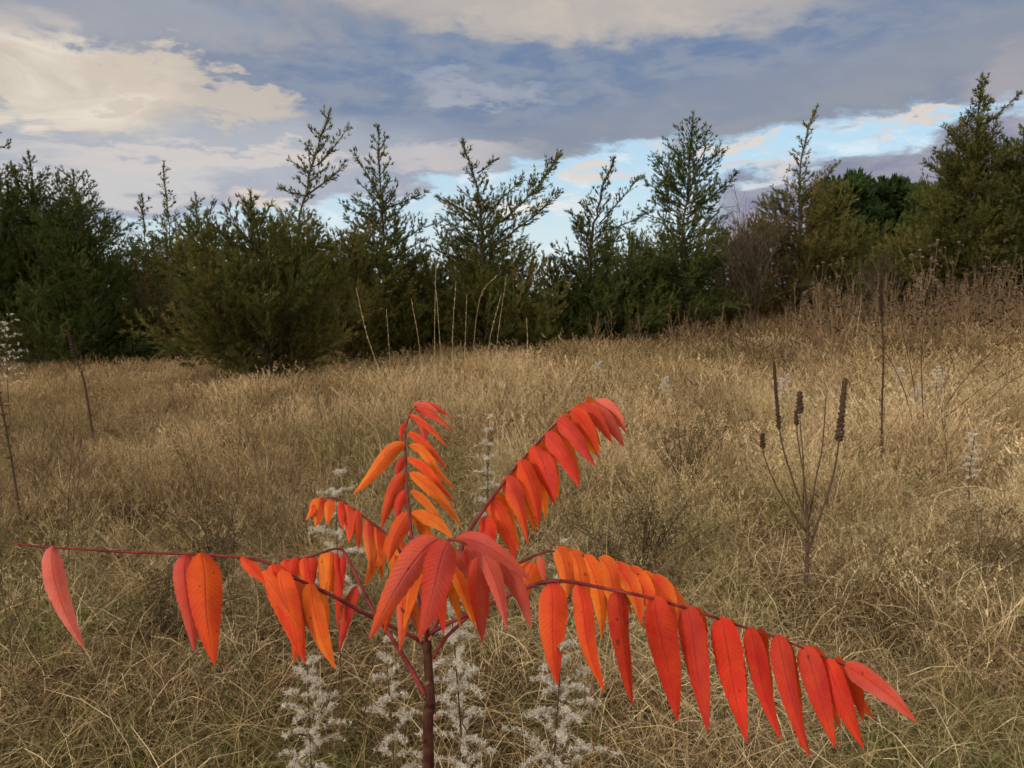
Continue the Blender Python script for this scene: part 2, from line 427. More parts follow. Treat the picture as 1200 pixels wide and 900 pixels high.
def cedar(label, px, Y, path, env, dens=1.0, mat='cedar', tint=.45, extra=(), cat='tree', name='red_cedar', group='cedars along the edge of the meadow',
          nl=None, r0=.07, elev=(.02, .55), twigs=False, first=0.0, bl=.095, bw=.0125, tuft=7, up=.5, inner=.1):
    """path: (px,row) points of the leader; env: (row, half width px) down the crown; both at the distance Y"""
    bx, bz = gp(px, Y); k = Y / F * 1.0
    root = thing(name, label, cat, (bx, Y, bz - .05), 0, group)
    tr = [np.array([0, 0, 0.])]
    for (qx, row) in path:
        tr.append(np.array([(qx - px) * k, R.normal(0, .04), zrow(row, Y) - bz]))
    tr = spline(tr, 22)
    if first == 0: tr[2:-1, :2] += R.normal(0, .02, (19, 2))
    H = tr[-1, 2]; wood = MB(); fol = MB()
    tube(wood, tr, np.linspace(r0, .005, 22) * np.linspace(1, .75, 22), 7, .4)
    ez = np.array([zrow(r, Y) - bz for r, _ in env])[::-1]; ew = np.array([w for _, w in env])[::-1] * k
    z0 = max(.12, ez[0]); 
    n = nl or int((H - z0) * 21 * dens) + 8
    area = np.interp(np.linspace(z0, H * .985, 60), ez, ew) + .25
    cdf = np.cumsum(area); cdf /= cdf[-1]
    for q in range(n):
        z = np.interp((q + R.random()) / n, cdf, np.linspace(z0, H * .985, 60))
        w = np.interp(z, ez, ew) * (.55 + .6 * R.random())
        i = np.clip(np.searchsorted(tr[:, 2], z), 1, 21); f = (z - tr[i - 1, 2]) / (tr[i, 2] - tr[i - 1, 2] + 1e-6)
        a = q * 2.399 + R.normal(0, .4); el = elev[0] + (elev[1] - elev[0]) * (z / H) + R.normal(0, .12)
        L = w / max(.45, math.cos(el)) + .06
        zs = max(.1, z - L * math.sin(el) * .55)
        i = np.clip(np.searchsorted(tr[:, 2], zs), 1, 21); f = np.clip((zs - tr[i - 1, 2]) / (tr[i, 2] - tr[i - 1, 2] + 1e-6), 0, 1)
        P0 = tr[i - 1] * (1 - f) + tr[i] * f
        D = np.array([math.cos(a) * math.cos(el), math.sin(a) * math.cos(el), math.sin(el)])
        limb_foliage(fol, wood, P0, D, L, up, dens, inner, tint + R.normal(0, .13), min(.022, .006 + L * .009), bl=bl, bw=bw, tuft=tuft)
    for (sx, sr, tx, trw, wd) in extra:     # long limbs one can pick out in the picture
        A = np.array([(sx - px) * k, R.normal(0, .05), zrow(sr, Y) - bz]); B = np.array([(tx - px) * k, R.normal(0, .1), zrow(trw, Y) - bz])
        D = B - A; L = np.linalg.norm(D)
        limb_foliage(fol, wood, A, nrm(D) - np.array([0, 0, .12]), L, .26, 1.6 * wd, .12, tint + R.normal(0, .08), .022, sub=.22, bl=bl, bw=bw)
    # the leader itself is feathered
    zz = np.linspace(max(.4, 1 - 1.9 / H), 1, 160) + R.normal(0, .004, 160); P = np.stack([np.interp(np.clip(zz, 0, 1) * 21, np.arange(22), tr[:, c_]) for c_ in range(3)], 1)
    T_ = nrm(tr[-1] - tr[-4]); P = np.repeat(P, 4, 0); diamonds(fol, P, T_ + R.normal(0, .42, (len(P), 3)), bl * (.6 + .9 * R.random(len(P))), bw, np.clip(tint + R.normal(0, .08, len(P)), 0, 1))
    w_ = link('trunk', wood.mesh('trunk', True), M['bark'], root)
    f_ = link('crown', fol.mesh('crown'), M[mat], root)
    return root

cedar('big dark cedar with a slim pointed top at the left edge of the photo', 22, 20, [(20, 300), (12, 148)],
      [(148, 2), (172, 14), (195, 17), (215, 26), (245, 55), (300, 85), (400, 95)], mat='cedar_green', tint=.4)
cedar('broad dark cedar with a feathery point, right of the tall one at the left edge', 72, 20.5, [(58, 300), (52, 176)],
      [(176, 2), (196, 12), (215, 30), (240, 48), (300, 75), (405, 85)], mat='cedar_green', tint=.5)
cedar('dark cedar whose round shoulder slopes down to the pale gap of sky', 122, 19.5, [(108, 300), (100, 198)],
      [(198, 6), (215, 20), (240, 36), (275, 55), (320, 70), (400, 70)], mat='cedar_green', tint=.42)
cedar('thin little cedar tip like a brush, standing in the gap left of two taller spires', 180, 27, [(178, 300), (175, 226)],
      [(226, 3), (240, 9), (252, 10), (262, 5), (280, 8), (300, 32), (400, 50)], tint=.5, r0=.04)
cedar('very slender cedar spire, tallest of the three in the gap', 212, 26, [(206, 300), (204, 188)],
      [(188, 1), (205, 5), (230, 9), (255, 14), (280, 22), (300, 38), (400, 60)], tint=.5, r0=.04)
cedar('small open cedar with a forked top beside the slender spire', 245, 26, [(241, 300), (238, 226)],
      [(226, 2), (240, 10), (262, 20), (290, 30), (330, 45), (400, 55)], tint=.55, r0=.04, extra=[(240, 285, 264, 236, 1), (240, 280, 222, 250, 1)])
cedar('wide low cedar reaching furthest out into the meadow, its skirt of branches on the grass', 320, 13.6, [(306, 340), (302, 222)],
      [(222, 2), (240, 12), (258, 32), (285, 62), (330, 95), (375, 118), (420, 120), (438, 95)], tint=.42, dens=1.3, r0=.09, elev=(.0, .75),
      extra=[(300, 380, 180, 402, 1.2), (300, 400, 205, 425, 1.1), (310, 400, 255, 445, 1.0)])
cedar('tall cedar with a bare leaning top like a bent plume', 350, 16.6, [(350, 330), (362, 235), (395, 128)],
      [(128, 3), (150, 10), (175, 15), (195, 22), (220, 13), (240, 12), (262, 28), (300, 52), (350, 70), (410, 70)], tint=.55,
      extra=[(368, 225, 414, 190, 1.3), (368, 228, 336, 218, 1.2), (380, 190, 418, 150, .8)])
cedar('cedar with an upright ragged top and a limb sweeping to the right of it', 455, 18, [(452, 300), (448, 145)],
      [(145, 3), (165, 10), (190, 12), (215, 22), (245, 36), (275, 48), (320, 60), (405, 70)], tint=.5,
      extra=[(450, 245, 494, 208, 1.2), (450, 230, 418, 175, .8), (450, 260, 402, 240, 1.2)])
cedar('cedar with two long plumes swept out to the right under its crooked top', 565, 18, [(566, 300), (562, 230), (545, 163)],
      [(163, 3), (185, 9), (200, 12), (225, 16), (250, 38), (290, 58), (340, 65), (400, 70)], tint=.58,
      extra=[(572, 270, 662, 188, 1.9), (580, 285, 658, 222, 1.7), (566, 260, 600, 195, 1.5), (560, 250, 512, 232, 1.1), (560, 200, 580, 185, 1.2)])
cedar('thin cedar leaning right with open wispy branches', 688, 19, [(690, 300), (700, 235), (716, 183)],
      [(183, 2), (205, 8), (235, 17), (260, 28), (290, 42), (340, 55), (400, 60)], tint=.48, dens=.9,
      extra=[(700, 260, 742, 205, 1.0), (690, 280, 665, 245, 1.0), (700, 270, 760, 238, .8)])
cedar('open see-through cedar with a straight trunk showing against the pale sky', 796, 19, [(796, 300), (805, 130)],
      [(130, 2), (150, 14), (180, 30), (210, 42), (245, 48), (268, 42), (280, 38), (300, 62), (390, 68)], mat='cedar_green', tint=.5, dens=1.05,
      extra=[(800, 250, 857, 200, 1.2), (800, 240, 748, 208, 1.1)])
cedar('cedar with a thin bent whip of a top above a bushy right shoulder', 934, 22, [(932, 260), (930, 190), (947, 122)],
      [(122, 2), (145, 7), (165, 7), (185, 12), (205, 17), (225, 30), (250, 50), (300, 65), (360, 70)], tint=.6,
      extra=[(932, 235, 988, 200, 1.6), (930, 240, 975, 190, 1.2)])
cedar('tall dark cedar with tiered branches, second from the right edge of the photo', 1126, 19, [(1126, 250), (1132, 85)],
      [(85, 2), (105, 9), (130, 16), (150, 18), (165, 28), (200, 44), (230, 52), (265, 60), (335, 72)], mat='cedar', tint=.38, dens=1.7,
      extra=[(1130, 150, 1165, 105, 1.1), (1128, 230, 1066, 185, 1.2), (1128, 180, 1096, 140, 1.0)])
cedar('dark cedar cut by the right edge of the photo', 1205, 18.5, [(1204, 250), (1198, 116)],
      [(116, 2), (135, 12), (160, 22), (185, 40), (230, 55), (330, 75)], mat='cedar', tint=.42, dens=1.6)
# lower ones that close the gaps
LOW = [
 (170, 22, 312, 60, .6, 'cedar', 'low bushy cedar below the three thin spires'),
 (250, 21, 318, 60, .6, 'cedar', 'low rusty cedar behind the wide skirted one'),
 (415, 16.8, 262, 70, .58, 'cedar', 'low olive cedar between the leaning plume and the ragged top'),
 (505, 19.5, 305, 55, .5, 'cedar_green', 'short dark cedar right of the ragged topped one'),
 (618, 17.5, 300, 62, .55, 'cedar', 'short broad cedar below the two swept plumes'),
 (655, 19.5, 300, 50, .6, 'cedar', 'short cedar behind the broad one, left of the thin leaning cedar'),
 (738, 18.5, 270, 58, .5, 'cedar_green', 'dark low cedar between the leaning one and the open one'),
 (845, 20.5, 276, 55, .6, 'cedar', 'low olive cedar right of the open see-through one'),
 (985, 21.5, 262, 60, .7, 'cedar', 'low brownish cedar below the green pines'),
 (1055, 20.5, 268, 62, .85, 'cedar', 'rusty low cedar left of the tall tiered one'),
 (1180, 18.8, 255, 60, .5, 'cedar_green', 'low green cedar filling the foot of the right edge'),
 (60, 24, 280, 90, .5, 'cedar_green', 'cedar standing behind the dark group at the left edge'),
 (545, 24, 312, 90, .5, 'cedar', 'cedar standing in the second row behind the swept plumes'),
 (400, 24, 305, 90, .5, 'cedar', 'cedar standing in the second row behind the leaning plume'),
 (760, 25, 305, 90, .5, 'cedar_green', 'cedar standing in the second row behind the open see-through one'),
 (1100, 26, 262, 80, .5, 'cedar_green', 'cedar standing in the second row behind the tall tiered one'),
 (880, 21.5, 248, 50, .85, 'cedar', 'brownish low cedar behind the bare twiggy shrub'),
 (455, 17.3, 300, 60, .45, 'cedar', 'low cedar at the foot of the ragged topped one'),
 (570, 17.6, 312, 60, .5, 'cedar', 'low cedar directly under the two swept plumes'),
 (700, 18.2, 312, 58, .45, 'cedar_green', 'low cedar at the foot of the thin leaning one'),
 (95, 19, 330, 90, .42, 'cedar_green', 'low spreading cedar skirt in front of the left edge group'),
 (-85, 20, 190, 90, .5, 'cedar_green', 'dark cedar just outside the left edge'),
 (1300, 19, 150, 90, .5, 'cedar', 'dark cedar just outside the right edge'),
]
for (px, Y, row, hw, tn, mt, lb) in LOW:
    b = 350 + (CAMZ - gp(px, Y)[1]) / Y * F
    s = b - row
    cedar(lb, px, Y, [(px + R.normal(0, 6), row + s * .4), (px + R.normal(0, 8), row)],
          [(row, 5), (row + s * .08, hw * .3), (row + s * .25, hw * .62), (row + s * .5, hw * .9), (b - 6, hw)], mat=mt, tint=tn, r0=.06, dens=.95, elev=(.2, .85))

# green pines standing far behind on the right
for (px, Y, row, hw, lb) in [(985, 44, 216, 34, 'round headed green pine, left one of the far pair'), (1042, 46, 214, 36, 'round headed green pine, right one of the far pair'),
                             (1012, 50, 224, 30, 'green pine half hidden between the far pair'), (1085, 50, 222, 34, 'green pine behind the left branches of the tiered cedar')]:
    b = 345; s = b - row
    cedar(lb, px, Y, [(px, row + 40), (px, row)], [(row, 12), (row + 8, hw * .6), (row + 25, hw), (row + 70, hw * 1.1), (b, hw * .9)], mat='pine', tint=.5,
          name='pine_tree', group='green pines behind the cedars', r0=.18, dens=1.0, bl=.3, bw=.07, tuft=3, nl=120, elev=(.1, .7), inner=.4)

# bare brown shrubs
def bare_shrub(label, px, Y, top, hw, stems=8, group='bare brown shrubs'):
    bx, bz = gp(px, Y); k = Y / F
    root = thing('bare_shrub', label, 'shrub', (bx, Y, bz - .03), 0, group)
    H = zrow(top, Y) - bz; mbs = MB(); tw = MB()
    def grow(P, D, L, r, lev):
        m = 5; pts = [P]; 
        for q in range(m):
            D = nrm(D + R.normal(0, .13, 3) + np.array([0, 0, .06])); P = P + D * L / m; pts.append(P)
        tube(mbs if lev < 2 else tw, np.array(pts), np.linspace(r, max(.003, r * .45), m + 1), 4 if lev < 2 else 3, R.random(), cap=False)
        if lev < 3:
            for q in range(5 if lev else 7):
                i = R.integers(1, m + 1); d2 = nrm(D + R.normal(0, .55, 3) + np.array([0, 0, .15]))
                grow(pts[i], d2, L * (.45 + .25 * R.random()), r * .5, lev + 1)
    a0 = np.array([0, 0, 0.])
    tube(mbs, spline([a0, (R.normal(0, .04), 0, H * .14), (R.normal(0, .05), 0, H * .28)], 5), np.linspace(.05, .035, 5), 6)
    for q in range(stems):
        a = q * 2 * PI / stems + R.normal(0, .3); t = hw * k / H
        grow(np.array([0, 0, H * (.1 + .16 * R.random())]), nrm(np.array([math.cos(a) * t, math.sin(a) * t, .85])), H * .55, .02, 0)
    link('branch_frame', mbs.mesh('branch_frame', True), M['brown_twig'], root)
    link('twigs', tw.mesh('twigs'), M['brown_twig'], root)
bare_shrub('bare brown twiggy shrub on a short trunk below the bent whip cedar', 884, 18.5, 250, 34, 8)
bare_shrub('small bare brown shrub in front of the rusty low cedar', 1030, 19.5, 308, 24, 5)
bare_shrub('bare brown shrub in the dark gap between skirted cedar and left group', 190, 20, 335, 34, 6)

# ------------------------------------------------------------------ sumac
def leaf_material():
    m, nt = newmat('sumac_leaf')
    a = N(nt, 'ShaderNodeAttribute', attribute_name='Col')
    uv = N(nt, 'ShaderNodeUVMap'); sp = N(nt, 'ShaderNodeSeparateXYZ'); nt.links.new(uv.outputs[0], sp.inputs[0])
    au = mth(nt, 'ABSOLUTE', mth(nt, 'SUBTRACT', sp.outputs[0], .5))          # 0 at the midrib, .5 at the edge
    rib = mth(nt, 'SUBTRACT', 1.0, mth(nt, 'DIVIDE', au, .04), clamp=True)
    ph = mth(nt, 'SUBTRACT', mth(nt, 'MULTIPLY', sp.outputs[1], 20.0), mth(nt, 'MULTIPLY', au, 5.0))
    tri = mth(nt, 'PINGPONG', ph, .5)
    vein = mth(nt, 'SUBTRACT', 1.0, mth(nt, 'DIVIDE', tri, .13), clamp=True)
    tc = N(nt, 'ShaderNodeTexCoord')
    n1 = N(nt, 'ShaderNodeTexNoise', i_Scale=45.0, i_Detail=4.0); n2 = N(nt, 'ShaderNodeTexNoise', i_Scale=110.0, i_Detail=1.0)
    n3 = N(nt, 'ShaderNodeTexNoise', i_Scale=400.0, i_Detail=2.0)
    for n in (n1, n2, n3): nt.links.new(tc.outputs['Object'], n.inputs[0])
    col = mixc(nt, ramp(nt, n1.outputs[0], [(.35, (0, 0, 0)), (.75, (.45, .45, .45))]), a.outputs['Color'], (.74, .11, .012))
    col = mixc(nt, mth(nt, 'MULTIPLY', mth(nt, 'MULTIPLY', vein, n1.outputs[0]), .42), col, (.38, .02, .02))
    col = mixc(nt, mth(nt, 'MULTIPLY', rib, .5), col, (.3, .025, .03))
    n4 = N(nt, 'ShaderNodeTexNoise', i_Scale=22.0, i_Detail=5.0, i_Roughness=.7); nt.links.new(tc.outputs['Object'], n4.inputs[0])
    col = mixc(nt, ramp(nt, n4.outputs[0], [(.4, (0, 0, 0)), (.7, (.5, .5, .5))]), col, (.36, .02, .018))
    edge = mth(nt, 'MULTIPLY', mth(nt, 'DIVIDE', mth(nt, 'SUBTRACT', au, .4), .1, clamp=True), ramp(nt, n1.outputs[0], [(.5, (0, 0, 0)), (.62, (1, 1, 1))]))
    col = mixc(nt, mth(nt, 'MULTIPLY', edge, .6), col, (.14, .04, .02))
    spot = ramp(nt, n2.outputs[0], [(.745, (0, 0, 0)), (.765, (.7, .7, .7))])
    col = mixc(nt, spot, col, (.09, .02, .012))
    col = mixc(nt, .12, col, mixc(nt, n3.outputs[0], (0, 0, 0), (1, .9, .8)), 'SOFT_LIGHT')
    pb = N(nt, 'ShaderNodeBsdfPrincipled', i_Roughness=.62); pb.inputs['Specular IOR Level'].default_value = .18
    tr = N(nt, 'ShaderNodeBsdfTranslucent'); mx = N(nt, 'ShaderNodeMixShader', n_0=.32)
    bp = N(nt, 'ShaderNodeBump', i_Strength=.5, i_Distance=.0012)
    hh = mth(nt, 'ADD', mth(nt, 'MULTIPLY', vein, -.6), mth(nt, 'MULTIPLY', rib, -1.2)); hh = mth(nt, 'ADD', hh, mth(nt, 'MULTIPLY', n1.outputs[0], 1.2))
    nt.links.new(hh, bp.inputs['Height']); nt.links.new(bp.outputs[0], pb.inputs['Normal'])
    nt.links.new(col, pb.inputs['Base Color']); 
    hs = N(nt, 'ShaderNodeHueSaturation', i_Saturation=1.05, i_Value=1.1); hs.inputs['Hue'].default_value = .508
    nt.links.new(col, hs.inputs['Color']); nt.links.new(hs.outputs[0], tr.inputs[0])
    nt.links.new(pb.outputs[0], mx.inputs[1]); nt.links.new(tr.outputs[0], mx.inputs[2])
    o = N(nt, 'ShaderNodeOutputMaterial'); nt.links.new(mx.outputs[0], o.inputs[0])
    return m
M['leaf'] = leaf_material()
M['rachis'] = bark_mat('sumac_leaf_stalk', (.08, .012, .014), (.2, .03, .03), 60)
M['sumacbark'] = bark_mat('sumac_bark', (.035, .011, .008), (.085, .032, .02), 70)
M['bud'] = bark_mat('sumac_bud', (.16, .07, .03), (.3, .16, .08), 200)

RED = np.array([.60, .030, .016]); DRED = np.array([.46, .016, .012]); ORG = np.array([.70, .105, .014]); YEL = np.array([.78, .25, .022]); ROSE = np.array([.48, .088, .075])
PNK = np.array([.60, .13, .10]); PRED = np.array([.52, .045, .036])
SUM = at(500, 752, .86)
sumac = thing('sumac_sapling', 'young sumac with scarlet and orange drooping leaves standing in the foreground', 'sapling',
              (SUM[0], SUM[1], float(hgt(SUM[0], SUM[1])) - .02))
S0 = np.array(sumac.location)
bark = MB()
sb = S0.copy()
stem = spline([sb, sb + (SUM - sb) * .5 + [.008, 0, 0], at(502, 880, .86), at(504.5, 830, .86), at(502.5, 790, .86), SUM], 26) - S0
rr = np.linspace(.0070, .0046, 26); rr[-2:] = .0052
tube(bark, stem, rr, 14)
link('trunk', bark.mesh('trunk', True), M['sumacbark'], sumac)
for (bx, by) in [(501, 801), (511, 842), (495, 868), (504, 748)]:
    mb = MB(); p = at(bx, by, .853) - S0; d = nrm(p - np.array([stem[-1][0], stem[-1][1], p[2]])) * .004 + np.array([0, 0, .004])
    tube(mb, [p - d * .5, p, p + d * .6, p + d], [.0018, .0027, .002, .0006], 8)
    link('bud', mb.mesh('bud', True), M['bud'], sumac)

def leaflet(a, t, wpx, cb, ce, bow=0.0, arch=0.10, yaw=0.0, wave=.0, fold=.42, pk=.42, nick=0, part=None):
    """one hanging leaflet from a=(px,py,depth) to t=(px,py,depth)"""
    A = at(*a); B = at(*t); dm = (a[2] + t[2]) / 2
    L = np.linalg.norm(B - A); view = nrm((A + B) / 2 - np.array([0, 0, CAMZ]))
    T0 = nrm(B - A); side = nrm(np.cross(T0, view))
    ctrl = A + (B - A) * .3 + side * (bow / F * dm) - view * L * arch + np.array([0, 0, 1]) * L * .06
    n = 26; m = 7
    s = np.linspace(0, 1, n + 1); b = s[:, None]
    mid = (1 - b) ** 2 * A + 2 * b * (1 - b) * ctrl + b ** 2 * B
    mid = mid + side * (np.sin(b * PI * 2) * R.normal(0, .012) + b ** 4 * R.normal(0, .03)) * L - view * (b ** 3 * R.normal(0, .06)) * L
    T = nrm(np.gradient(mid, axis=0))
    nv = nrm(-view + side * (math.tan(yaw) + (b - .4) * R.normal(0, .7)))
    Sd = nrm(np.cross(T, nv)); Nn = nrm(np.cross(Sd, T)); 
    w = (s + .0) ** .5 * (1 - s) ** .8; w = w / w.max() * (wpx / F * dm) / 2
    w = np.maximum(w * np.clip(.9 + R.normal(0, .08), .72, 1.06), .0005)
    ser = 1 + .035 * np.where(np.arange(n + 1) % 2, 1, -1) * (s > .12) * (s < .93)
    u = np.linspace(-1, 1, m)
    yaw += R.normal(0, .12)
    ph = R.random() * 6; lop = R.random() * .5
    wav = (np.sin(s * 9 + ph)[:, None] * u[None] ** 2 * np.sign(u)[None] * wave + np.cos(s * 13 + ph)[:, None] * u[None] ** 2 * wave * .6)
    V = mid[:, None] + Sd[:, None] * (w * ser)[:, None, None] * u[None, :, None] + Nn[:, None] * (w[:, None] * (-fold * np.abs(u)[None] ** 1.3 + wav))[:, :, None]
    if nick:                                    # insect bite at the edge
        i = int(nick * n); V[i, :2] = V[i, 2:3]; V[i + 1, 0] = V[i + 1, 2]
    V = V.reshape(-1, 3) - S0
    uvv = np.stack([np.broadcast_to((u[None] + 1) / 2, (n + 1, m)), np.broadcast_to(s[:, None], (n + 1, m))], -1).reshape(-1, 2)
    mixf = np.clip(np.abs(u)[None] ** 1.5 * .55 + s[:, None] * .35 + np.clip(u[None] * 3, 0, 1) * lop - .1 + .12 * np.sin(s[:, None] * 7 + ph), 0, 1).reshape(-1, 1)
    col = cb * (1 - mixf) + ce * mixf
    col = col * (1 + R.normal(0, .1))
    i = np.arange(n)[:, None] * m; j = np.arange(m - 1)[None]
    Q = np.stack([i + j, i + j + 1, i + m + j + 1, i + m + j], -1).reshape(-1, 4)
    me = mesh_np('leaflet', V, Q, smooth=True, uv=uvv, col=col)
    return link('leaflet', me, M['leaf'], part)

def compound(pts, r, leaflets, label=None, rows=None):
    mb = MB(); P = spline([at(*p) for p in pts], 40) - S0
    tube(mb, P, np.linspace(r, r * .35, 40), 7)
    part = link('compound_leaf', mb.mesh('compound_leaf', True), M['rachis'], sumac)
    if label: part['label'] = label
    for l in leaflets: leaflet(*l[:5], part=part, **(l[5] if len(l) > 5 else {}))
    return part

# right, front
E = [((645, 683), (652, 803), 37, RED, ORG, .81, dict(nick=.74)), ((676, 685), (708, 811), 31, RED, ORG, .81, dict(bow=-6)), ((724, 693), (739, 828), 33, DRED, RED, .81, {}),
     ((767, 698), (793, 846), 38, RED, RED, .80, dict(bow=-4)), ((806, 710), (832, 858), 35, PRED, RED, .80, dict(bow=-4)), ((845, 723), (876, 870), 35, RED, RED, .80, dict(bow=-5)),
     ((878, 735), (906, 868), 33, DRED, RED, .80, {}), ((911, 744), (946, 889), 31, PRED, RED, .79, dict(bow=-4)), ((942, 757), (978, 877), 31, PRED, RED, .79, {}),
     ((968, 772), (1014, 878), 32, RED, DRED, .79, dict(bow=-5)), ((990, 780), (1074, 847), 28, PRED, PNK, .79, dict(bow=5, arch=.02))]
fl = [((a[0], a[1] - 1, d), (t[0], t[1], d - .025), w, c1, c2, dict(dict(yaw=R.normal(0, .2), wave=.07), **k)) for a, t, w, c1, c2, d, k in E]
for a, t, w, c1, c2, d, k in E[3:10]:
    fl.append(((a[0] + 9, a[1] + 3, d + .004), (t[0] + R.normal(4, 4) - 4, t[1] - 26 + R.normal(0, 8), d + .05), w * .85, RED, YEL, dict(arch=-.1, yaw=.3, wave=.1)))
fl.append(((1000, 788, .795), (1012, 846, .81), 17, ORG, RED, dict(arch=-.05)))
compound([(505, 742, .86), (522, 732, .855), (548, 720, .85), (605, 694, .83), (637, 682, .81), (670, 682, .81), (710, 690, .81), (755, 699, .80), (795, 710, .80), (830, 721, .80), (862, 732, .80),
          (897, 743, .80), (935, 757, .79), (962, 769, .79), (990, 780, .79)], .0026, fl, 'long scarlet leaf reaching lowest to the right')
# right, behind: orange
att = [(652, 643), (668, 647), (685, 652), (702, 655), (718, 662), (733, 669), (746, 674), (760, 680), (772, 688)]
tip = [(664, 703), (684, 722), (708, 748), (728, 735), (754, 732), (768, 726), (780, 734), (792, 735), (798, 742)]
fl = []
for q, (a, t) in enumerate(zip(att, tip)):
    fl.append(((a[0], a[1] - 2, .95), (t[0], t[1], .93), 27, ORG if q < 4 else RED, YEL, dict(yaw=.15 + R.normal(0, .15), bow=12, wave=.08)))
    fl.append(((a[0] + 4, a[1] + 3, .96), (t[0] + 10, t[1] - 14, 1.0), 22, ORG, YEL, dict(yaw=.3, bow=12, arch=-.1, wave=.1)))
fl += [((626, 659, .93), (616, 704, .92), 34, ORG, YEL, dict(bow=-6)), ((633, 652, .93), (636, 684, .92), 10, PNK, ORG), ((612, 664, .93), (602, 690, .94), 18, ORG, ORG)]
compound([(507, 772, .86), (520, 750, .865), (552, 718, .88), (590, 672, .91), (615, 657, .93), (647, 646, .95), (700, 656, .95), (740, 672, .95), (772, 688, .95), (790, 704, .95)], .0023, fl,
         'orange leaf behind the long scarlet one')
# upper right
D = [((563, 609), (573, 652), 28, RED, RED), ((573, 584), (605, 656), 26, RED, ORG), ((592, 558), (623, 637), 27, PRED, ORG), ((610, 538), (634, 618), 27, RED, ORG),
     ((625, 521), (649, 593), 27, PRED, RED), ((640, 506), (676, 573), 25, PRED, RED), ((652, 492), (698, 546), 24, PRED, PRED), ((668, 481), (701, 531), 22, RED, ORG),
     ((680, 473), (718, 520), 21, PRED, ORG), ((690, 471), (729, 525), 22, PNK, PRED), ((695, 471), (734, 506), 20, PNK, PNK)]
fl = []
for q, (a, t, w, c1, c2) in enumerate(D):
    d = .93 + q * .02
    fl.append(((a[0], a[1], d), (t[0], t[1], d - .02), w, c1, c2, dict(bow=7, yaw=.2 + R.normal(0, .15), wave=.08)))
    if 0 < q < 9: fl.append(((a[0] + 6, a[1] - 3, d + .01), (t[0] + 5, t[1] - 10, d + .06), w * .85, ORG, YEL, dict(bow=8, yaw=.4, arch=-.1)))
compound([(506, 745, .86), (522, 700, .87), (545, 633, .9), (565, 600, .93), (600, 553, .98), (622, 528, 1.01), (650, 498, 1.05), (676, 476, 1.1), (690, 471, 1.13), (706, 474, 1.15)], .0028, fl,
         'leaf arching up to the right above the others')
# upright in the middle
A_ = [((490, 474), (529, 490), 9, PRED, PRED, 1.24), ((486, 480), (530, 505), 10, PRED, PRED, 1.22), ((478, 487), (525, 525), 11, PRED, ORG, 1.2), ((490, 488), (497, 520), 13, PNK, PRED, 1.22), ((484, 476), (513, 483), 12, PRED, PNK, 1.23),
      ((478, 507), (523, 552), 11, RED, ORG, 1.16), ((479, 522), (534, 575), 14, ORG, YEL, 1.13), ((477, 537), (534, 591), 12, RED, ORG, 1.1), ((480, 554), (541, 617), 17, RED, YEL, 1.06),
      ((481, 575), (521, 622), 12, ORG, YEL, 1.03), ((482, 600), (532, 631), 19, ORG, YEL, 1.0), ((475, 521), (415, 580), 20, RED, YEL, 1.13), ((476, 536), (466, 562), 13, RED, PRED, 1.12),
      ((475, 555), (446, 620), 19, PRED, ORG, 1.07), ((477, 575), (465, 612), 15, RED, PRED, 1.05), ((480, 600), (455, 660), 25, PRED, ORG, 1.0), ((476, 497), (470, 519), 7, PRED, RED, 1.18), ((483, 606), (510, 650), 17, ORG, YEL, 1.02)]
fl = [((a[0], a[1], d), (t[0], t[1], d - .02), w * .92, c1 * .6 + c2 * .4, c2, dict(bow=(-6 if t[0] > a[0] else 6) * -1, yaw=R.normal(0, .15), wave=.06, arch=.05)) for a, t, w, c1, c2, d in A_]
compound([(502, 748, .86), (495, 700, .89), (482, 625, .96), (477, 575, 1.05), (476, 550, 1.08), (475, 520, 1.15), (476, 500, 1.18), (482, 482, 1.21), (491, 474, 1.24)], .0026, fl,
         'leaf standing upright in the middle with narrow drooping leaflets')
# left, short curled
B_ = [((372, 585), (359, 610), 12, RED, YEL), ((378, 584), (371, 618), 15, RED, YEL), ((388, 586), (382, 615), 15, ORG, YEL), ((366, 587), (364, 606), 12, RED, ORG), ((408, 592), (409, 636), 15, PRED, ORG), ((419, 598), (421, 645), 15, PRED, ORG),
      ((432, 609), (441, 672), 19, PRED, YEL), ((441, 616), (448, 680), 18, RED, YEL), ((452, 626), (430, 687), 24, ORG, YEL), ((458, 628), (478, 658), 22, ORG, YEL), ((398, 588), (402, 620), 10, RED, RED), ((464, 636), (462, 690), 20, ORG, YEL)]
fl = [((a[0], a[1] - 1, 1.06), (t[0], t[1], 1.04), w, c1, c2, dict(yaw=R.normal(0, .2), wave=.08, bow=R.normal(0, 3))) for a, t, w, c1, c2 in B_]
compound([(500, 750, .86), (488, 690, .93), (468, 645, 1.0), (455, 628, 1.04), (428, 607, 1.06), (408, 592, 1.07), (392, 584, 1.08), (372, 585, 1.08)], .0022, fl,
         'short leaf curling over to the left')
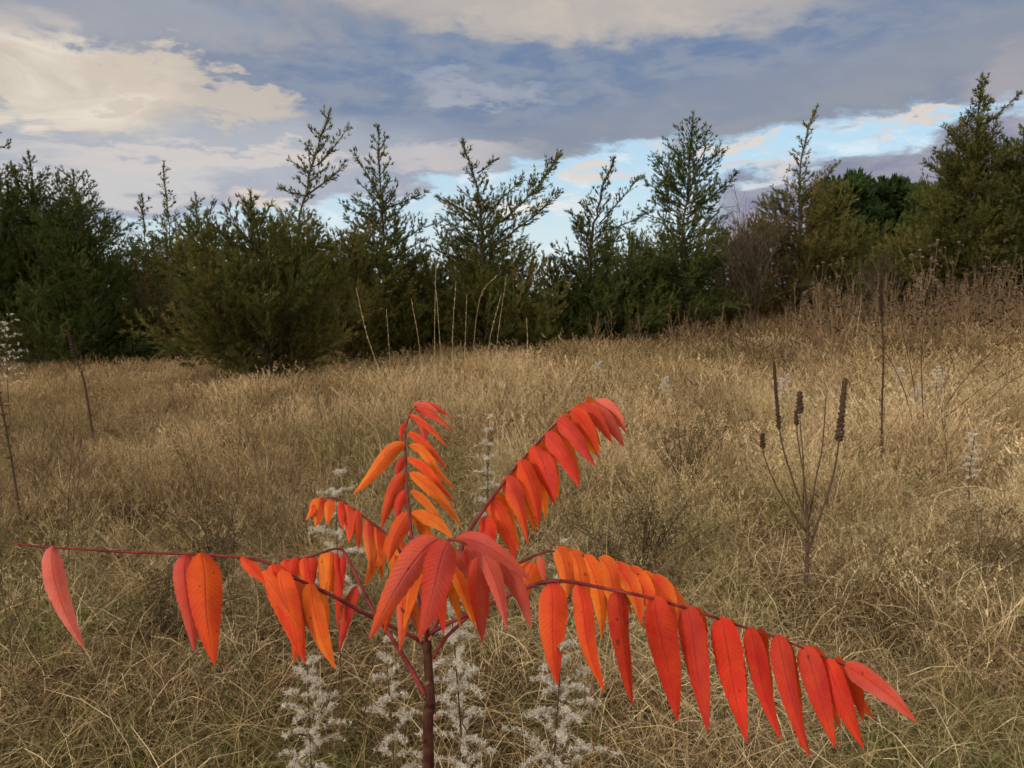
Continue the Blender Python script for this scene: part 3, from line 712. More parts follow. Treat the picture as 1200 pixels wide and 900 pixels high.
# left long
G = [((62, 641), (103, 758), 24, PNK, np.array([.7, .2, .17]), .80, dict(bow=-20)), ((221, 649), (231, 763), 29, PRED, PNK, .815, dict(bow=-10)), ((235, 648), (247, 781), 38, ORG, RED, .79, dict(bow=3)),
     ((285, 652), (318, 690), 17, RED, ORG, .80, dict(bow=-4)), ((305, 672), (350, 735), 17, ORG, ORG, .79, dict(bow=3)), ((318, 662), (352, 779), 37, RED, ORG, .80, dict(bow=6)), ((330, 668), (356, 770), 28, ORG, RED, .79, dict(bow=-8)),
     ((346, 682), (352, 776), 25, ORG, ORG, .82, {}), ((354, 686), (379, 772), 27, ORG, PNK, .81, dict(bow=5)), ((364, 684), (388, 786), 28, ORG, YEL, .80, dict(bow=-7)), ((376, 690), (384, 745), 18, YEL, ORG, .82, {})]
fl = [((a[0], a[1] - 1, d), (t[0], t[1], d - .02), w, c1, c2, dict(dict(yaw=R.normal(0, .2), wave=.07), **k)) for a, t, w, c1, c2, d, k in G]
compound([(498, 756, .86), (480, 744, .85), (437, 724, .84), (390, 698, .82), (345, 677, .81), (318, 662, .805), (290, 654, .80), (215, 649, .80), (150, 647, .80), (70, 642, .80), (40, 640, .80), (15, 636, .80)], .0024, fl,
         'long thin leaf stalk to the left that has lost most leaflets')
# left behind
H_ = [((402, 650), (397, 738), 13, RED, DRED), ((417, 686), (397, 763), 17, PRED, DRED), ((388, 646), (386, 702), 18, ORG, YEL), ((376, 648), (380, 705), 15, YEL, ORG), ((365, 652), (367, 690), 12, RED, DRED), ((347, 653), (338, 693), 23, RED, RED),
      ((333, 655), (352, 702), 22, RED, ORG), ((383, 650), (402, 728), 12, ORG, YEL), ((356, 652), (357, 705), 16, RED, ORG), ((395, 648), (405, 700), 9, RED, RED)]
fl = [((a[0], a[1], 1.0), (t[0], t[1], .98), w, c1, c2, dict(yaw=R.normal(0, .3), wave=.08, bow=R.normal(0, 3))) for a, t, w, c1, c2 in H_]
compound([(498, 814, .86), (478, 778, .88), (454, 740, .91), (436, 713, .94), (418, 676, .97), (404, 648, 1.0), (393, 643, 1.0), (361, 653, 1.0), (330, 658, 1.0)], .003, fl,
         'leaf arching over to the left behind the long bare one')
# towards the camera
C_ = [((514, 632), (438, 752), 38, ROSE, ORG, .56, dict(bow=-16)), ((526, 634), (497, 750), 37, ROSE, RED, .55, dict(bow=-4)), ((506, 630), (452, 700), 24, ROSE, ROSE, .57, dict(bow=-14)), ((536, 632), (621, 685), 23, ROSE, ROSE, .55, dict(bow=16)),
      ((560, 653), (562, 753), 27, ROSE, DRED, .58, {}), ((560, 640), (592, 738), 24, ROSE, PNK, .57, dict(bow=12)), ((574, 648), (623, 735), 24, ROSE, ROSE, .58, dict(bow=14)), ((530, 655), (556, 735), 19, ORG, YEL, .62, {}),
      ((520, 660), (540, 734), 18, YEL, YEL, .64, {}), ((476, 690), (465, 762), 17, ORG, PNK, .63, {}), ((480, 700), (496, 752), 17, YEL, PNK, .64, {}), ((534, 645), (548, 680), 18, PNK, ROSE, .6, {}), ((500, 650), (470, 735), 22, ORG, YEL, .62, dict(bow=-8)),
      ((490, 655), (448, 742), 18, RED, ORG, .6, dict(bow=-6)), ((508, 665), (520, 745), 22, RED, RED, .62, {}), ((545, 640), (575, 720), 24, ROSE, RED, .6, dict(bow=8))]
fl = [((a[0], a[1], d), (t[0], t[1], d), w, c1, c2, dict(dict(yaw=R.normal(0, .15), wave=.06, fold=.35, arch=.12), **k)) for a, t, w, c1, c2, d, k in C_]
compound([(500, 750, .86), (500, 715, .8), (508, 672, .7), (516, 648, .62), (524, 634, .56), (540, 634, .55), (560, 645, .555)], .0024, fl,
         'rose red leaf pointing towards the viewer over the stem')

# ------------------------------------------------------------------ fluffy dry goldenrod
def goldenrod(px, Y, tx, trow, hw, label, n=18, full=.6, base=None, dens=1.0, group='fluffy dry goldenrods', simple=False, spike=False):
    n = int(n * 1.6)
    bx, bz = gp(px, Y); k = Y / F
    H = zrow(trow, Y) - bz
    root = thing('dry_goldenrod', label, 'wildflower', (bx, Y, bz - .02), 0, group)
    mb = MB(); path = spline([(0, 0, 0), ((tx - px) * k * .3 + R.normal(0, .01), R.normal(0, .02), H * .5), ((tx - px) * k, 0, H)], 16)
    tube(mb, path, np.linspace(.0034, .0012, 16) * (1 if Y < 3 else 1.6), 6, .25)
    # shrivelled stem leaves
    m = int(20 * dens); u = R.random(m) * .8; P = path[(u * 15).astype(int)]
    a = R.random(m) * 2 * PI; diamonds(mb, P, np.stack([np.cos(a), np.sin(a), -.4 + R.random(m)], 1), .03 + .03 * R.random(m), .005, .5)
    link('stem', mb.mesh('stem', True), M['stalk'], root)
    for q in range(n):
        f = 1 - full * (q / n); i = min(15, int(f * 15)); P0 = path[i]
        a = q * 2.4 + R.normal(0, .3); rel = (q + 1) / n
        L = hw * k * (.35 + .75 * math.sin(min(1, rel * 1.3) * PI * .6)) * (.7 + .5 * R.random()) * (.3 if spike else 1)
        el = 1.2 - .55 * rel
        D = np.array([math.cos(a) * math.cos(el), math.sin(a) * math.cos(el), math.sin(el)])
        pts = [P0]; Dk = D
        for s in range(6):
            Dk = nrm(Dk + np.array([math.cos(a) * .22, math.sin(a) * .22, -.05 - .3 * s / 6])) ; pts.append(pts[-1] + Dk * L / 6)
        pts = np.array(pts); pm = MB()
        tube(pm, pts, np.linspace(.0012, .0007, 7), 3, .1, cap=False)
        nc = int((24 if not simple else 12) * dens)
        u = .15 + .85 * R.random(nc); fi = u * 6; ii = np.minimum(fi.astype(int), 5); fr = (fi - ii)[:, None]
        cpt = pts[ii] * (1 - fr) + pts[ii + 1] * fr + np.stack([R.normal(0, .003, nc), R.normal(0, .003, nc), .002 + .006 * R.random(nc)], 1) * (1 + Y * .15)
        kk = 15 if not simple else 10
        PP = np.repeat(cpt, kk, 0); DD = R.normal(size=(len(PP), 3)) + np.array([0, 0, .35])
        fs = .0078 * (1 + max(0, Y - 2) * .16)
        diamonds(pm, PP, DD, fs * (.5 + R.random(len(PP))), (.0013 if Y < 3 else .0011 * Y * .5), np.clip(R.normal(.55, .28, len(PP)), 0, 1))
        link('seed_plume', pm.mesh('seed_plume'), M['fluff'], root)
    return root

goldenrod(372, 1.75, 368, 772, 46, 'fluffy pale goldenrod below the drooping orange leaflets left of the sumac stem', 17, .55, dens=1.0)
goldenrod(462, 1.7, 458, 745, 36, 'fluffy pale goldenrod standing just left of the sumac stem', 14, .6, dens=.9)
goldenrod(545, 1.6, 530, 680, 46, 'biggest fluffy goldenrod, just right of the sumac stem', 26, .6, dens=1.15)
goldenrod(648, 1.65, 656, 752, 68, 'wide fluffy goldenrod under the scarlet leaflets right of the stem', 24, .55, dens=1.1)
goldenrod(405, 2.3, 402, 552, 34, 'fluffy goldenrod rising behind the short curled sumac leaf', 16, .4)
goldenrod(570, 3.4, 573, 486, 16, 'slim white goldenrod in the grass between the two upper sumac leaves', 15, .5, simple=True)
goldenrod(652, 2.6, 655, 632, 16, 'small fluffy goldenrod tip just above the orange sumac leaf', 8, .3, simple=True)
goldenrod(1136, 5.0, 1136, 502, 13, 'short white plume of goldenrod alone in the golden grass at right', 11, .55, simple=True)
goldenrod(1074, 7.5, 1072, 452, 11, 'white goldenrod spike beside the tall dark stalk, nearest of the trio', 12, .5, simple=True)
goldenrod(1095, 8.2, 1094, 430, 10, 'white goldenrod spike rightmost of the trio beside the tall dark stalk', 12, .5, simple=True)
goldenrod(1052, 8.8, 1050, 432, 9, 'white goldenrod spike right behind the tall dark stalk', 10, .5, simple=True)
goldenrod(915, 8.0, 917, 440, 10, 'faint white goldenrod rising behind the branched stalk', 12, .5, simple=True)
goldenrod(700, 11, 702, 425, 9, 'pale goldenrod in the mid meadow below the thin leaning cedar', 12, .5, simple=True)
goldenrod(778, 9.5, 780, 442, 9, 'pale goldenrod in the mid meadow below the open see-through cedar', 12, .5, simple=True)
goldenrod(12, 9.0, 16, 372, 28, 'greyish bushy goldenrod against the dark cedars at the left edge', 22, .6, dens=.45, simple=True)
goldenrod(975, 9.0, 976, 452, 9, 'white goldenrod just behind the thickest seed head of the branched stalk', 10, .5, simple=True)

# ------------------------------------------------------------------ mulleins and dark stalks
def spike_head(mb, pts, r, n):
    """rows of seed capsules wrapped around a stalk"""
    pts = spline(pts, 30); tube(mb, pts, np.full(30, r * .55), 6, .05)
    for q in range(n):
        f = q / n; i = min(28, int(f * 29)); P = pts[i]; T = nrm(pts[i + 1] - pts[i])
        a = q * 2.4; A = nrm(np.cross(T, [1, .2, .1])); B = np.cross(T, A)
        d = nrm(A * math.cos(a) + B * math.sin(a) + T * .5); rr = r * (.55 + .25 * R.random()) * (1 - .35 * f)
        c = P + d * r * .55 * (1 - .3 * f)
        tube(mb, [c - d * rr * .2, c + d * rr * .4, c + d * rr * 1.1], [rr * .45, rr * .55, rr * .15], 5, .0 + .5 * R.random() ** 2.5)

def stalk_plant(label, px, Y, stems, r=.006, name='dead_mullein', group=None, heads=True, cat='wildflower', leaves=6):
    """stems: lists of (px,row) points then head start fraction"""
    bx, bz = gp(px, Y); k = Y / F
    root = thing(name, label, cat, (bx, Y, bz - .02), 0, group)
    mb = MB(); W = lambda p: np.array([(p[0] - px) * k, (p[2] if len(p) > 2 else 0), zrow(p[1], Y) - bz])
    hd = []
    for st in stems:
        pts = st['p']; P = spline([W(p) for p in pts], 24); r1 = st.get('r', r)
        tube(mb, P, np.linspace(r1, r1 * .5, 24), 7, .2)
        for q in range(st.get('nodes', 8)):
            i = R.integers(3, 22); a = R.random() * 2 * PI; d = np.array([math.cos(a), math.sin(a), .8])
            tube(mb, [P[i], P[i] + d * r1 * 1.2, P[i] + d * r1 * 2.6], [r1 * .5, r1 * .5, r1 * .1], 4, .3)
        if 'h' in st: hd.append((spline([P[int(st['h'] * 23)], P[int((st['h'] + 1) / 2 * 23)], P[23]], 8), st['hr'] * 1.55, int(st['hn'] * 1.2)))
    if leaves:
        m = leaves; P = spline([W(p) for p in stems[0]['p']], 24)[R.integers(1, 14, m)]
        a = R.random(m) * 2 * PI; diamonds(mb, P, np.stack([np.cos(a), np.sin(a), -.6 + R.random(m)], 1), .05, .014, .6)
    link('stem', mb.mesh('stem', True), M['stalk'], root)
    for pts, hr, hn in hd:
        m2 = MB(); spike_head(m2, pts, hr, hn); link('seed_head', m2.mesh('seed_head', True), M['stalk'], root)
    return root

b = lambda Y, px: 350 + (CAMZ - gp(px, Y)[1]) / Y * F
Yb = 3.65; r0 = b(Yb, 943) + 4
stalk_plant('dark dead stalk branching like a candelabrum with five seed heads, right of the sumac', 943, Yb,
            [dict(p=[(943, r0), (944, 660), (943, 620), (941, 588)], r=.012, nodes=12),
             dict(p=[(941, 620, 0), (925, 597, .0), (903, 567, -.02), (885, 528, -.03), (882, 502, -.03)], h=.84, hr=.010, hn=26, r=.0045),
             dict(p=[(942, 605, 0), (925, 560, .02), (908, 505, .03), (898, 420, .04)], h=.70, hr=.0085, hn=55, r=.0055),
             dict(p=[(941, 600, 0), (935, 560, -.02), (925, 510, -.02), (921, 476, -.02)], h=.86, hr=.0085, hn=22, r=.0042),
             dict(p=[(941, 600, .04), (939, 540, .05), (934, 490, .06), (932, 456, .06)], h=.74, hr=.012, hn=34, r=.0035),
             dict(p=[(944, 605, 0), (953, 560, .03), (959, 520, .03), (961, 462, .03)], r=.0045, nodes=10),
             dict(p=[(945, 640, 0), (955, 600, -.02), (969, 550, -.02), (974, 500, -.02), (977, 438, -.02)], h=.70, hr=.0125, hn=70, r=.0065),
             dict(p=[(943, 590, 0), (948, 575, 0), (955, 578, 0)], r=.009, nodes=0)], leaves=8)
Yb = 6.0; r0 = b(Yb, 1032) + 4
stalk_plant('tallest dark seed stalk, single and upright, above the grass at right', 1031, Yb,
            [dict(p=[(1032, r0), (1033, 560), (1029, 480), (1027, 410), (1021, 350), (1019, 297)], h=.77, hr=.0115, hn=150, r=.0105, nodes=40)], leaves=20)
Yb = 8.0; r0 = b(Yb, 112) + 4
stalk_plant('short leaning dark stalk against the left cedars', 112, Yb,
            [dict(p=[(112, r0), (104, 450), (96, 420), (88, 385)], h=.72, hr=.018, hn=50, r=.014)], leaves=8)
Yb = 4.6; r0 = b(Yb, 26) + 2
stalk_plant('ragged brown stalk with curled leaves at the left edge', 24, Yb,
            [dict(p=[(28, r0), (22, 560), (15, 490), (6, 420), (2, 380)], r=.008, nodes=50)], leaves=40)
# pale stalks of tall grass
TG = [(470, 6.5, [(468, 492), (452, 450), (433, 395), (422, 338)]), (446, 5.5, [(446, 520), (430, 490), (400, 462), (392, 455)]),
      (512, 8, [(512, 470), (511, 400), (513, 300)]), (531, 8.2, [(532, 470), (531, 400), (536, 330)]), (498, 8.0, [(498, 470), (492, 400), (484, 350)]),
      (553, 8.4, [(552, 470), (556, 400), (565, 345), (584, 322)]), (566, 8.4, [(565, 470), (574, 400), (588, 345)]), (578, 8.6, [(577, 470), (583, 400), (594, 322)]),
      (524, 7.6, [(524, 480), (518, 420), (513, 340)]), (541, 8.0, [(541, 480), (545, 420), (548, 345)]), (712, 3.0, [(710, 645), (713, 590), (716, 535)]),
      (462, 7.8, [(462, 480), (458, 430), (456, 362)]), (612, 8, [(612, 470), (618, 420), (617, 372)]), (1002, 8.4, [(1002, 440), (1000, 400), (1003, 352)])]
for q, (px, Y, pts) in enumerate(TG):
    bx, bz = gp(px, Y); k = Y / F; mb = MB()
    P = spline([(0, 0, -.02)] + [((x_ - px) * k, R.normal(0, .03), zrow(r_, Y) - bz) for x_, r_ in pts], 20)
    tube(mb, P, np.linspace(.0024, .0014, 20) * (1 if Y > 4 else .5), 5, .7)
    root = thing('tall_grass_stem', ['pale grass stalk leaning far left over the meadow, longest of all', 'thin pale straw lying slanted above the upright sumac leaf'][q] if q < 2 else
                 ('thin straight straw below the tip of the arching sumac leaf' if px == 712 else 'thin pale grass stalk standing above the meadow before the cedars'), 'grass stalk', (bx, Y, bz), 0,
                 'tall pale grass stalks')
    link('stem', mb.mesh('stem', True), M['pale'], root)
    m2 = MB(); m = 50; u = .72 + .28 * R.random(m); PP = P[(u * 19).astype(int)]; T = nrm(P[-1] - P[-3])
    diamonds(m2, PP, T + R.normal(0, .16, (m, 3)), .035, .0025 if Y > 4 else .002, .4 + .5 * R.random(m))
    link('seed_head', m2.mesh('seed_head'), M['pale'], root)

# ------------------------------------------------------------------ dead forbs with little round heads, right and back
def forb(seed, H, nb, heads, hr, spread, r=.004, fine=1):
    g = np.random.default_rng(seed); st = MB(); hs = []
    root = thing('dead_wildflower', '', 'wildflower')
    main = spline([(0, 0, -.03), (g.normal(0, .03), g.normal(0, .03), H * .5), (g.normal(0, .06), g.normal(0, .06), H)], 12)
    tube(st, main, np.linspace(r, r * .4, 12), 5, .5); ends = [main[-1]]
    for q in range(nb):
        i = int(4 + 7 * (q + .5) / nb); a = q * 2.4 + g.random(); L = H * (.45 - .25 * q / nb) * (.7 + .6 * g.random())
        D = np.array([math.cos(a) * spread, math.sin(a) * spread, 1.0])
        D = D / np.linalg.norm(D); E = main[i] + D * L + np.array([0, 0, L * .1])
        br = spline([main[i], main[i] + D * L * .5 + np.array([math.cos(a), math.sin(a), 0]) * L * .06, E], 6)
        tube(st, br, np.linspace(r * .6, r * .3, 6), 4, .45); ends.append(E)
        for z in range(fine):
            E2 = br[3] + nrm(D + g.normal(0, .4, 3)) * L * .45; tube(st, [br[3], (br[3] + E2) / 2 + g.normal(0, .01, 3), E2], [r * .4, r * .3, r * .25], 3, .45); ends.append(E2)
    kids = [link('stem', st.mesh('stem', True), M['forb'] if heads > 0 else M['stalk'], root)]
    for E in ends:
        if g.random() > heads: continue
        mb = MB(); n = 46; v = nrm(g.normal(size=(n, 3))); q = hr * (.75 + .5 * g.random())
        diamonds(mb, E + v * q * .15, v + [0, 0, .15], q * 1.0, q * .45, np.clip(.1 + g.random(n) * .5 + v[:, 2] * .3, 0, 1))
        kids.append(link('seed_head', mb.mesh('seed_head'), M['stalk'], root))
    reg(root, *kids)
    return root
protos = [forb(300 + k, [1.15, 1.3, 1.0, 1.4, .95][k], [5, 6, 4, 5, 5][k], .8, .021, .34, r=.0065, fine=2) for k in range(5)]
def fplace(n, yr, pxr, protos, label, group, seed, sc=(.8, 1.15), first=True):
    g = np.random.default_rng(seed)
    for q in range(n):
        Y = yr[0] + (yr[1] - yr[0]) * g.random(); px = pxr[0] + (pxr[1] - pxr[0]) * g.random()
        x, z = gp(px, Y); p = protos[q % len(protos)]; s = sc[0] + (sc[1] - sc[0]) * g.random(); rz = g.random() * 6.28
        if first and q < len(protos): p.location = (x, Y, z); p.rotation_euler = (0, 0, rz); p.scale = (s,) * 3; p['label'] = label; p['group'] = group
        else: dup(p, (x, Y, z), rz, s, label, group, tilt=(g.normal(0, .06), g.normal(0, .06)))
fplace(205, (10.5, 18.2), (925, 1260), protos, 'brown dead wildflower with small round seed heads in the tall weeds at right', 'dead wildflowers at the right back of the meadow', 41, (.5, 1.12))
fplace(30, (13, 18), (690, 930), protos, 'brown dead wildflower with small round heads in the mid back of the meadow', 'dead wildflowers at the mid back of the meadow', 42, (.55, .8), False)
# taller flat pale heads
tp = [forb(320 + k, 1.5, 4, .9, .028, .3, r=.005) for k in range(2)]
for p in tp:
    for ch in KIDS[p.name][1:]: ch.data.materials.clear(); ch.data.materials.append(M['headtan'])
fplace(16, (11.5, 16), (955, 1240), tp, 'tall dead wildflower with larger pale fuzzy heads above the weeds at right', 'pale headed tall wildflowers', 43, (.85, 1.15))

# slender brown weeds, left and middle of the meadow
wp = [forb(340 + k, [.75, .6, .9, .7][k], [6, 5, 6, 7][k], .0, .01, .42, r=.003, fine=2) for k in range(4)]
fplace(60, (3.0, 10), (-40, 420), wp, 'thin brown branching weed standing in the grass at left', 'thin brown weeds at left', 44, (.6, 1.0))
fplace(34, (4.5, 12), (560, 1240), wp, 'thin brown branching weed standing in the grass at right', 'thin brown weeds at right', 45, (.6, 1.05), False)
for (px, Y, s, lb) in [(20, 2.5, .8, 'dark forked weed stalk at the lower left corner'), (60, 2.7, .7, 'dark weed stalk right beside the one in the lower left corner')]:
    x, z = gp(px, Y); dup(wp[0], (x, Y, z), px, s, lb, 'thin brown weeds at left')
# wide diagonal branches at right
Yb = 7.0; r0 = b(Yb, 1075) + 3
stalk_plant('dark weed with long thin branches spreading up to the right edge', 1085, Yb,
            [dict(p=[(1082, r0), (1086, 510), (1120, 450), (1160, 405), (1185, 380)], r=.005, nodes=14), dict(p=[(1090, 500), (1150, 450), (1200, 420)], r=.004, nodes=8),
             dict(p=[(1076, 520), (1055, 455), (1030, 410), (1000, 378)], r=.005, nodes=12), dict(p=[(1080, 520), (1064, 440), (1052, 395), (1044, 360)], r=.005, nodes=10),
             dict(p=[(1083, 515), (1075, 440), (1073, 400), (1078, 355)], r=.0055, nodes=12), dict(p=[(1140, 480), (1180, 445), (1225, 420)], r=.004, nodes=8)], name='branching_weed', leaves=0)

# bushy brown-green weeds right of the sumac leaf
def bushy_weed(label, px, Y, H, wd, n, seed, group, leafy=1.5):
    n = int(n * 1.6); H *= 1.15; wd *= 1.2
    bx, bz = gp(px, Y); g = np.random.default_rng(seed); root = thing('bushy_weed', label, 'weed', (bx, Y, bz), 0, group)
    st = MB(); lf = MB()
    for q in range(n):
        a = g.random() * 2 * PI; s = g.random() ** .6 * wd; h = H * (.6 + .4 * g.random()) * (1 - .3 * (s / wd) ** 2)
        P = spline([(g.normal(0, .04), g.normal(0, .04), -.02), (math.cos(a) * s * .4, math.sin(a) * s * .4, h * .5), (math.cos(a) * s, math.sin(a) * s, h)], 9)
        tube(st, P, np.linspace(.0028, .0012, 9), 4, .3)
        for z in range(5):
            i = g.integers(3, 9); E = P[i] + nrm(g.normal(0, .6, 3) + [0, 0, .8]) * h * .25; tube(st, [P[i], E], [.0014, .0009], 3, .3, cap=False)
            m = int(14 * leafy); u = g.random((m, 1)); PP = P[i] * (1 - u) + E * u + g.normal(0, .012, (m, 3))
            diamonds(lf, PP, g.normal(size=(m, 3)) + [0, 0, -.2], .014 + .012 * g.random(m), .006, g.random(m))
    link('stems', st.mesh('stems', True), M['stalk'], root); link('leaves', lf.mesh('leaves'), M['weedleaf'], root)
for q, (px, Y, H, wd, lb) in enumerate([(752, 3.9, .5, .35, 'dark bushy dead weed nearest to the arching sumac leaf'), (800, 5.4, .62, .3, 'olive bushy weed rising highest in the middle of the meadow'), (700, 3.5, .42, .3, 'dark bushy weed below the drooping tip of the arching leaf'),
                                       (840, 6.4, .5, .3, 'small bushy weed right of the olive one'), (1150, 3.9, .38, .3, 'dark tangled weed at the right edge'), (250, 4.0, .35, .25, 'low dark weed above the long bare sumac stalk'), (195, 3.1, .3, .3, 'low brown weed under the hanging pair of leaflets')]):
    bushy_weed(lb, px, Y, H, wd, 16, 500 + q, 'bushy dead weeds in the grass')

# ------------------------------------------------------------------ sky
def build_world():
    w = bpy.data.worlds.new('World'); bpy.context.scene.world = w; w.use_nodes = True
    nt = w.node_tree; nt.nodes.clear(); L = nt.links.new
    STR = .1
    SUN_EL, SUN_AZ = rad(24), rad(232)      # behind the camera, to the left
    sky = N(nt, 'ShaderNodeTexSky', sky_type='NISHITA', sun_disc=False, sun_elevation=SUN_EL, sun_rotation=SUN_AZ, air_density=1.2, dust_density=.6, ozone_density=1.5)
    tc = N(nt, 'ShaderNodeTexCoord'); sp = N(nt, 'ShaderNodeSeparateXYZ'); L(tc.outputs['Generated'], sp.inputs[0])
    x, y, z = sp.outputs
    az = mth(nt, 'ARCTAN2', x, y); hor = mth(nt, 'SQRT', mth(nt, 'ADD', mth(nt, 'MULTIPLY', x, x), mth(nt, 'MULTIPLY', y, y)))
    t = mth(nt, 'DIVIDE', z, mth(nt, 'MAXIMUM', hor, .001))
    zz = mth(nt, 'ADD', mth(nt, 'MAXIMUM', z, 0), .13)
    cv = N(nt, 'ShaderNodeCombineXYZ'); L(mth(nt, 'DIVIDE', x, zz), cv.inputs[0]); L(mth(nt, 'DIVIDE', y, zz), cv.inputs[1])
    def noise(scale, det=6.0, rough=.55, dist=0.0, off=(0, 0, 0), src=cv, sc=(1, 1, 1)):
        mp = N(nt, 'ShaderNodeMapping'); mp.inputs['Location'].default_value = off; mp.inputs['Scale'].default_value = sc; L(src.outputs[0], mp.inputs[0])
        n = N(nt, 'ShaderNodeTexNoise', i_Scale=scale, i_Detail=det, i_Roughness=rough, i_Distortion=dist); L(mp.outputs[0], n.inputs[0]); return n.outputs[0]
    # second coordinate: azimuth / slope, for billows that are not stretched
    bv = N(nt, 'ShaderNodeCombineXYZ'); L(az, bv.inputs[0]); L(t, bv.inputs[1])
    nA = noise(1.1, 5, .6, .4); nB = noise(2.6, 5, .62, .3, (3, 1, 0)); nC = noise(7, 5, .6, .5, (1, 2, 0), bv, (1, 2.2, 1)); nD = noise(16, 5, .6, .3, (5, 2, 0), bv, (1, 2.6, 1))
    dx = mth(nt, 'MULTIPLY', mth(nt, 'SUBTRACT', nC, .5), .20); dt = mth(nt, 'MULTIPLY', mth(nt, 'SUBTRACT', nB, .5), .08)
    dt2 = mth(nt, 'MULTIPLY', mth(nt, 'SUBTRACT', nD, .5), .06)
    azd = mth(nt, 'ADD', az, dx); td = mth(nt, 'ADD', mth(nt, 'ADD', t, dt), dt2)
    def AT(px, py):
        v = (450 - py) / F; yy = cP + v * sP; zz_ = v * cP - sP; xx = (px - 600) / F
        return math.atan2(xx, yy), zz_ / math.hypot(xx, yy)
    azc = mth(nt, 'ADD', azd, mth(nt, 'MULTIPLY', mth(nt, 'SUBTRACT', nD, .5), .16)); tdc = mth(nt, 'ADD', td, mth(nt, 'MULTIPLY', mth(nt, 'SUBTRACT', nC, .5), .12))
    def blob(px, py, rx, ry, rot=0, soft=.6, a=None, tt=None):
        ca, ct = AT(px, py); A = rx / F; T = ry / F
        p = mth(nt, 'SUBTRACT', a or azd, ca); q = mth(nt, 'SUBTRACT', tt or td, ct); q = mth(nt, 'SUBTRACT', q, mth(nt, 'MULTIPLY', p, math.tan(rad(rot))))
        p = mth(nt, 'DIVIDE', p, A); q = mth(nt, 'DIVIDE', q, T)
        d = mth(nt, 'ADD', mth(nt, 'MULTIPLY', p, p), mth(nt, 'MULTIPLY', q, q))
        n = N(nt, 'ShaderNodeMapRange', interpolation_type='SMOOTHSTEP'); n.inputs['From Min'].default_value = 1 + soft; n.inputs['From Max'].default_value = 1 - soft
        L(d, n.inputs[0]); return n.outputs[0]
    def smooth(v, a, b_):
        n = N(nt, 'ShaderNodeMapRange', interpolation_type='SMOOTHSTEP'); n.inputs['From Min'].default_value = a; n.inputs['From Max'].default_value = b_
        L(v, n.inputs[0]); return n.outputs[0]
    mul = lambda a, b_: mth(nt, 'MULTIPLY', a, b_)
    k = 1 / STR
    lin = lambda r, g, b_: tuple(((c / 255) ** 2.2) * k for c in (r, g, b_))
    blue = lin(118, 134, 160); grey = lin(146, 150, 160); dark = lin(140, 143, 152); warm = lin(200, 188, 174); cream = lin(226, 215, 198); pink = lin(222, 204, 190); clear = lin(186, 218, 240); lowc = lin(214, 230, 238)
    # overcast deck
    col = mixc(nt, smooth(nB, .38, .62), blue, grey)
    col = mixc(nt, mul(smooth(nA, .42, .65), .5), col, dark)
    lightn = smooth(nC, .4, .66)
    col = mixc(nt, mul(blob(650, 95, 420, 55, 4, .8), .75), col, mixc(nt, smooth(nD, .35, .65), lin(102, 124, 158), lin(134, 145, 164)))
    col = mixc(nt, mul(blob(350, 230, 170, 26, 8, .8), .7), col, lin(124, 134, 164))
    col = mixc(nt, mul(blob(140, 190, 330, 60, 3, .8), .75), col, lin(180, 183, 190))
    col = mixc(nt, mul(blob(70, 92, 120, 50, -4, .45, azc, tdc), .92), col, mixc(nt, lightn, warm, cream))
    col = mixc(nt, mul(blob(225, 105, 100, 27, -8, .5, azc, tdc), .8), col, warm)
    col = mixc(nt, mul(blob(660, 8, 250, 32, -3, .9), .85), col, mixc(nt, lightn, lin(182, 174, 168), warm))
    col = mixc(nt, mul(blob(100, 10, 190, 30, 0, .8), .5), col, lin(168, 168, 174))
    col = mixc(nt, mul(blob(560, 104, 70, 11, -6, .9), .5), col, lin(176, 178, 186))
    col = mixc(nt, mul(blob(240, 185, 160, 11, 3, .7), .75), col, lin(208, 200, 194))
    col = mixc(nt, mul(blob(140, 212, 120, 20, 6, .7), .8), col, lin(200, 197, 196))
    col = mixc(nt, mul(blob(530, 184, 90, 15, 4, .9), .75), col, lin(198, 191, 190))
    col = mixc(nt, mul(blob(920, 115, 300, 34, 8, .8), .55), col, lin(140, 146, 158))
    col = mixc(nt, mul(blob(1195, 110, 45, 40, 0, .8), .5), col, lin(176, 166, 168))
    # brighter, higher cloud behind and above the viewer, lit by the low sun
    back = smooth(mth(nt, 'ADD', mth(nt, 'MULTIPLY', y, -1.0), mth(nt, 'MULTIPLY', z, .55)), -.25, .75)
    col = mixc(nt, mul(back, .85), col, tuple(c * 1.7 for c in lin(236, 224, 205)))
    # clear slot above the trees
    sm = lambda px, py: AT(px, py)
    def below(p1, p2, soft):
        (a1, t1), (a2, t2) = sm(*p1), sm(*p2); s = (t2 - t1) / (a2 - a1)
        line = mth(nt, 'ADD', mth(nt, 'MULTIPLY', az, s), t1 - s * a1)
        return smooth(mth(nt, 'SUBTRACT', line, td), -soft, soft)
    slot = mul(mul(below((270, 243), (750, 163), .010), below((100, 262), (300, 236), .02)), below((600, 178), (1150, 122), .012))
    purple = mul(below((835, 222), (1160, 140), .012), smooth(az, AT(820, 200)[0], AT(870, 200)[0]))
    slot = mul(slot, mth(nt, 'SUBTRACT', 1.0, mul(purple, .97)))
    slot = mul(slot, smooth(y, .0, .3))
    skyc = mixc(nt, .72, sky.outputs[0], mixc(nt, smooth(t, 0.0, .2), lowc, clear))
    wisps = mul(smooth(nD, .52, .66), .55)
    skyc = mixc(nt, wisps, skyc, lin(226, 232, 236))
    col = mixc(nt, slot, col, skyc)
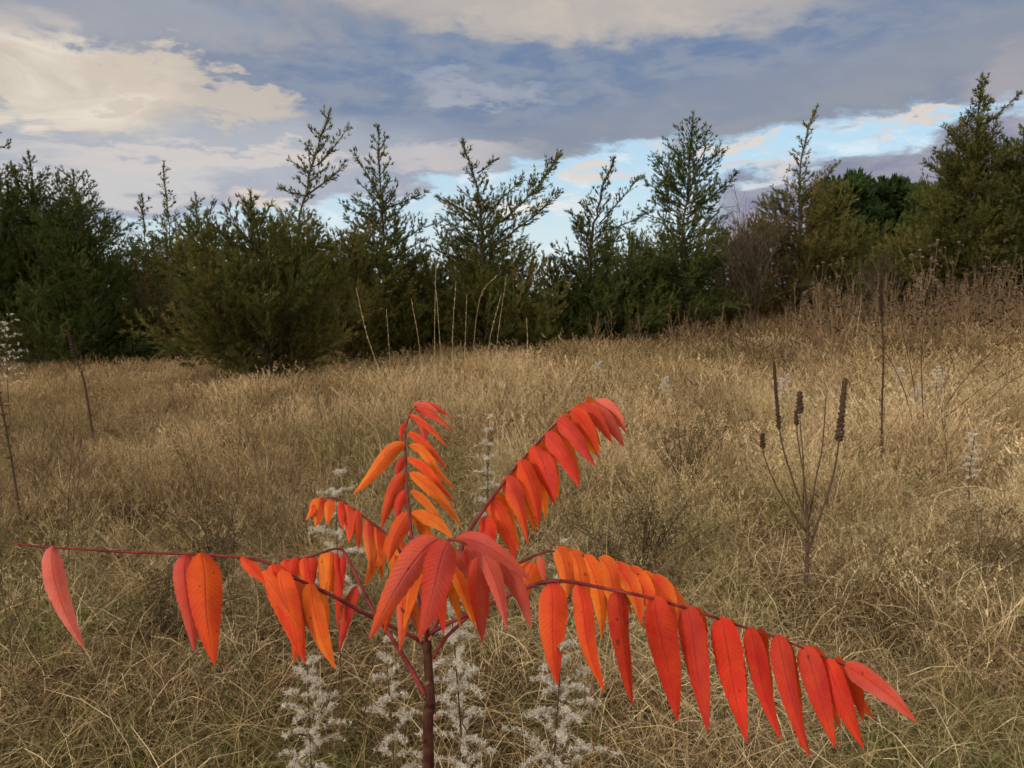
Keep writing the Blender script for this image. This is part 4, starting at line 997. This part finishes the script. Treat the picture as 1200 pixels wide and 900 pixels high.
    for (px, py, rx, ry, rot, c_) in [(702, 203, 26, 7, 2, pink), (325, 238, 34, 9, 0, pink), (868, 170, 34, 7, 4, pink), (800, 176, 26, 6, 2, pink), (1075, 136, 30, 5, 8, pink), 
                                  (900, 195, 50, 6, 4, lin(210, 196, 190)), (610, 240, 80, 8, 0, lin(232, 226, 220))]:
        col = mixc(nt, mul(blob(px, py, rx, ry, rot, .95), .75), col, c_)
    pc = mixc(nt, smooth(nD, .35, .65), lin(132, 136, 156), lin(158, 158, 170))
    col = mixc(nt, mul(purple, smooth(y, 0, .3)), col, pc)
    # ground side of the sphere
    col = mixc(nt, smooth(t, -.01, -.08), col, lin(110, 100, 80))
    bg = N(nt, 'ShaderNodeBackground', i_Strength=STR); L(col, bg.inputs[0])
    o = N(nt, 'ShaderNodeOutputWorld'); L(bg.outputs[0], o.inputs[0])
    w.cycles.sampling_method = 'MANUAL'; w.cycles.sample_map_resolution = 512
    ld = bpy.data.lights.new('sun', 'SUN'); ld.energy = 2.4; ld.angle = rad(10); ld.color = (1, .93, .84)
    lo = bpy.data.objects.new('sun', ld); C.objects.link(lo)
    # nishita: rotation 0 is +Y, growing clockwise seen from above
    d = Vector((math.sin(SUN_AZ) * math.cos(SUN_EL), math.cos(SUN_AZ) * math.cos(SUN_EL), math.sin(SUN_EL)))
    lo.rotation_euler = d.to_track_quat('Z', 'Y').to_euler(); lo.location = (-5, -5, 10)
build_world()

# ------------------------------------------------------------------ camera
cam = bpy.data.cameras.new('camera'); co = bpy.data.objects.new('camera', cam); C.objects.link(co)
cam.sensor_width = 36; cam.lens = 36 * F / 1200; cam.clip_start = .05; cam.clip_end = 3000
co.location = (0, 0, CAMZ); co.rotation_euler = (PI / 2 - PITCH, 0, 0)
cam.dof.use_dof = True; cam.dof.focus_distance = 1.6; cam.dof.aperture_fstop = 22
sc = bpy.context.scene; sc.camera = co
sc.render.engine = 'CYCLES'
sc.view_settings.view_transform = 'Standard'; sc.view_settings.look = 'None'; sc.view_settings.gamma = 1; sc.view_settings.exposure = .12
sc.cycles.max_bounces = 4; sc.cycles.diffuse_bounces = 2; sc.cycles.transmission_bounces = 2; sc.cycles.use_denoising = True
sc.cycles.use_adaptive_sampling = True; sc.cycles.adaptive_threshold = .04; sc.cycles.adaptive_min_samples = 20
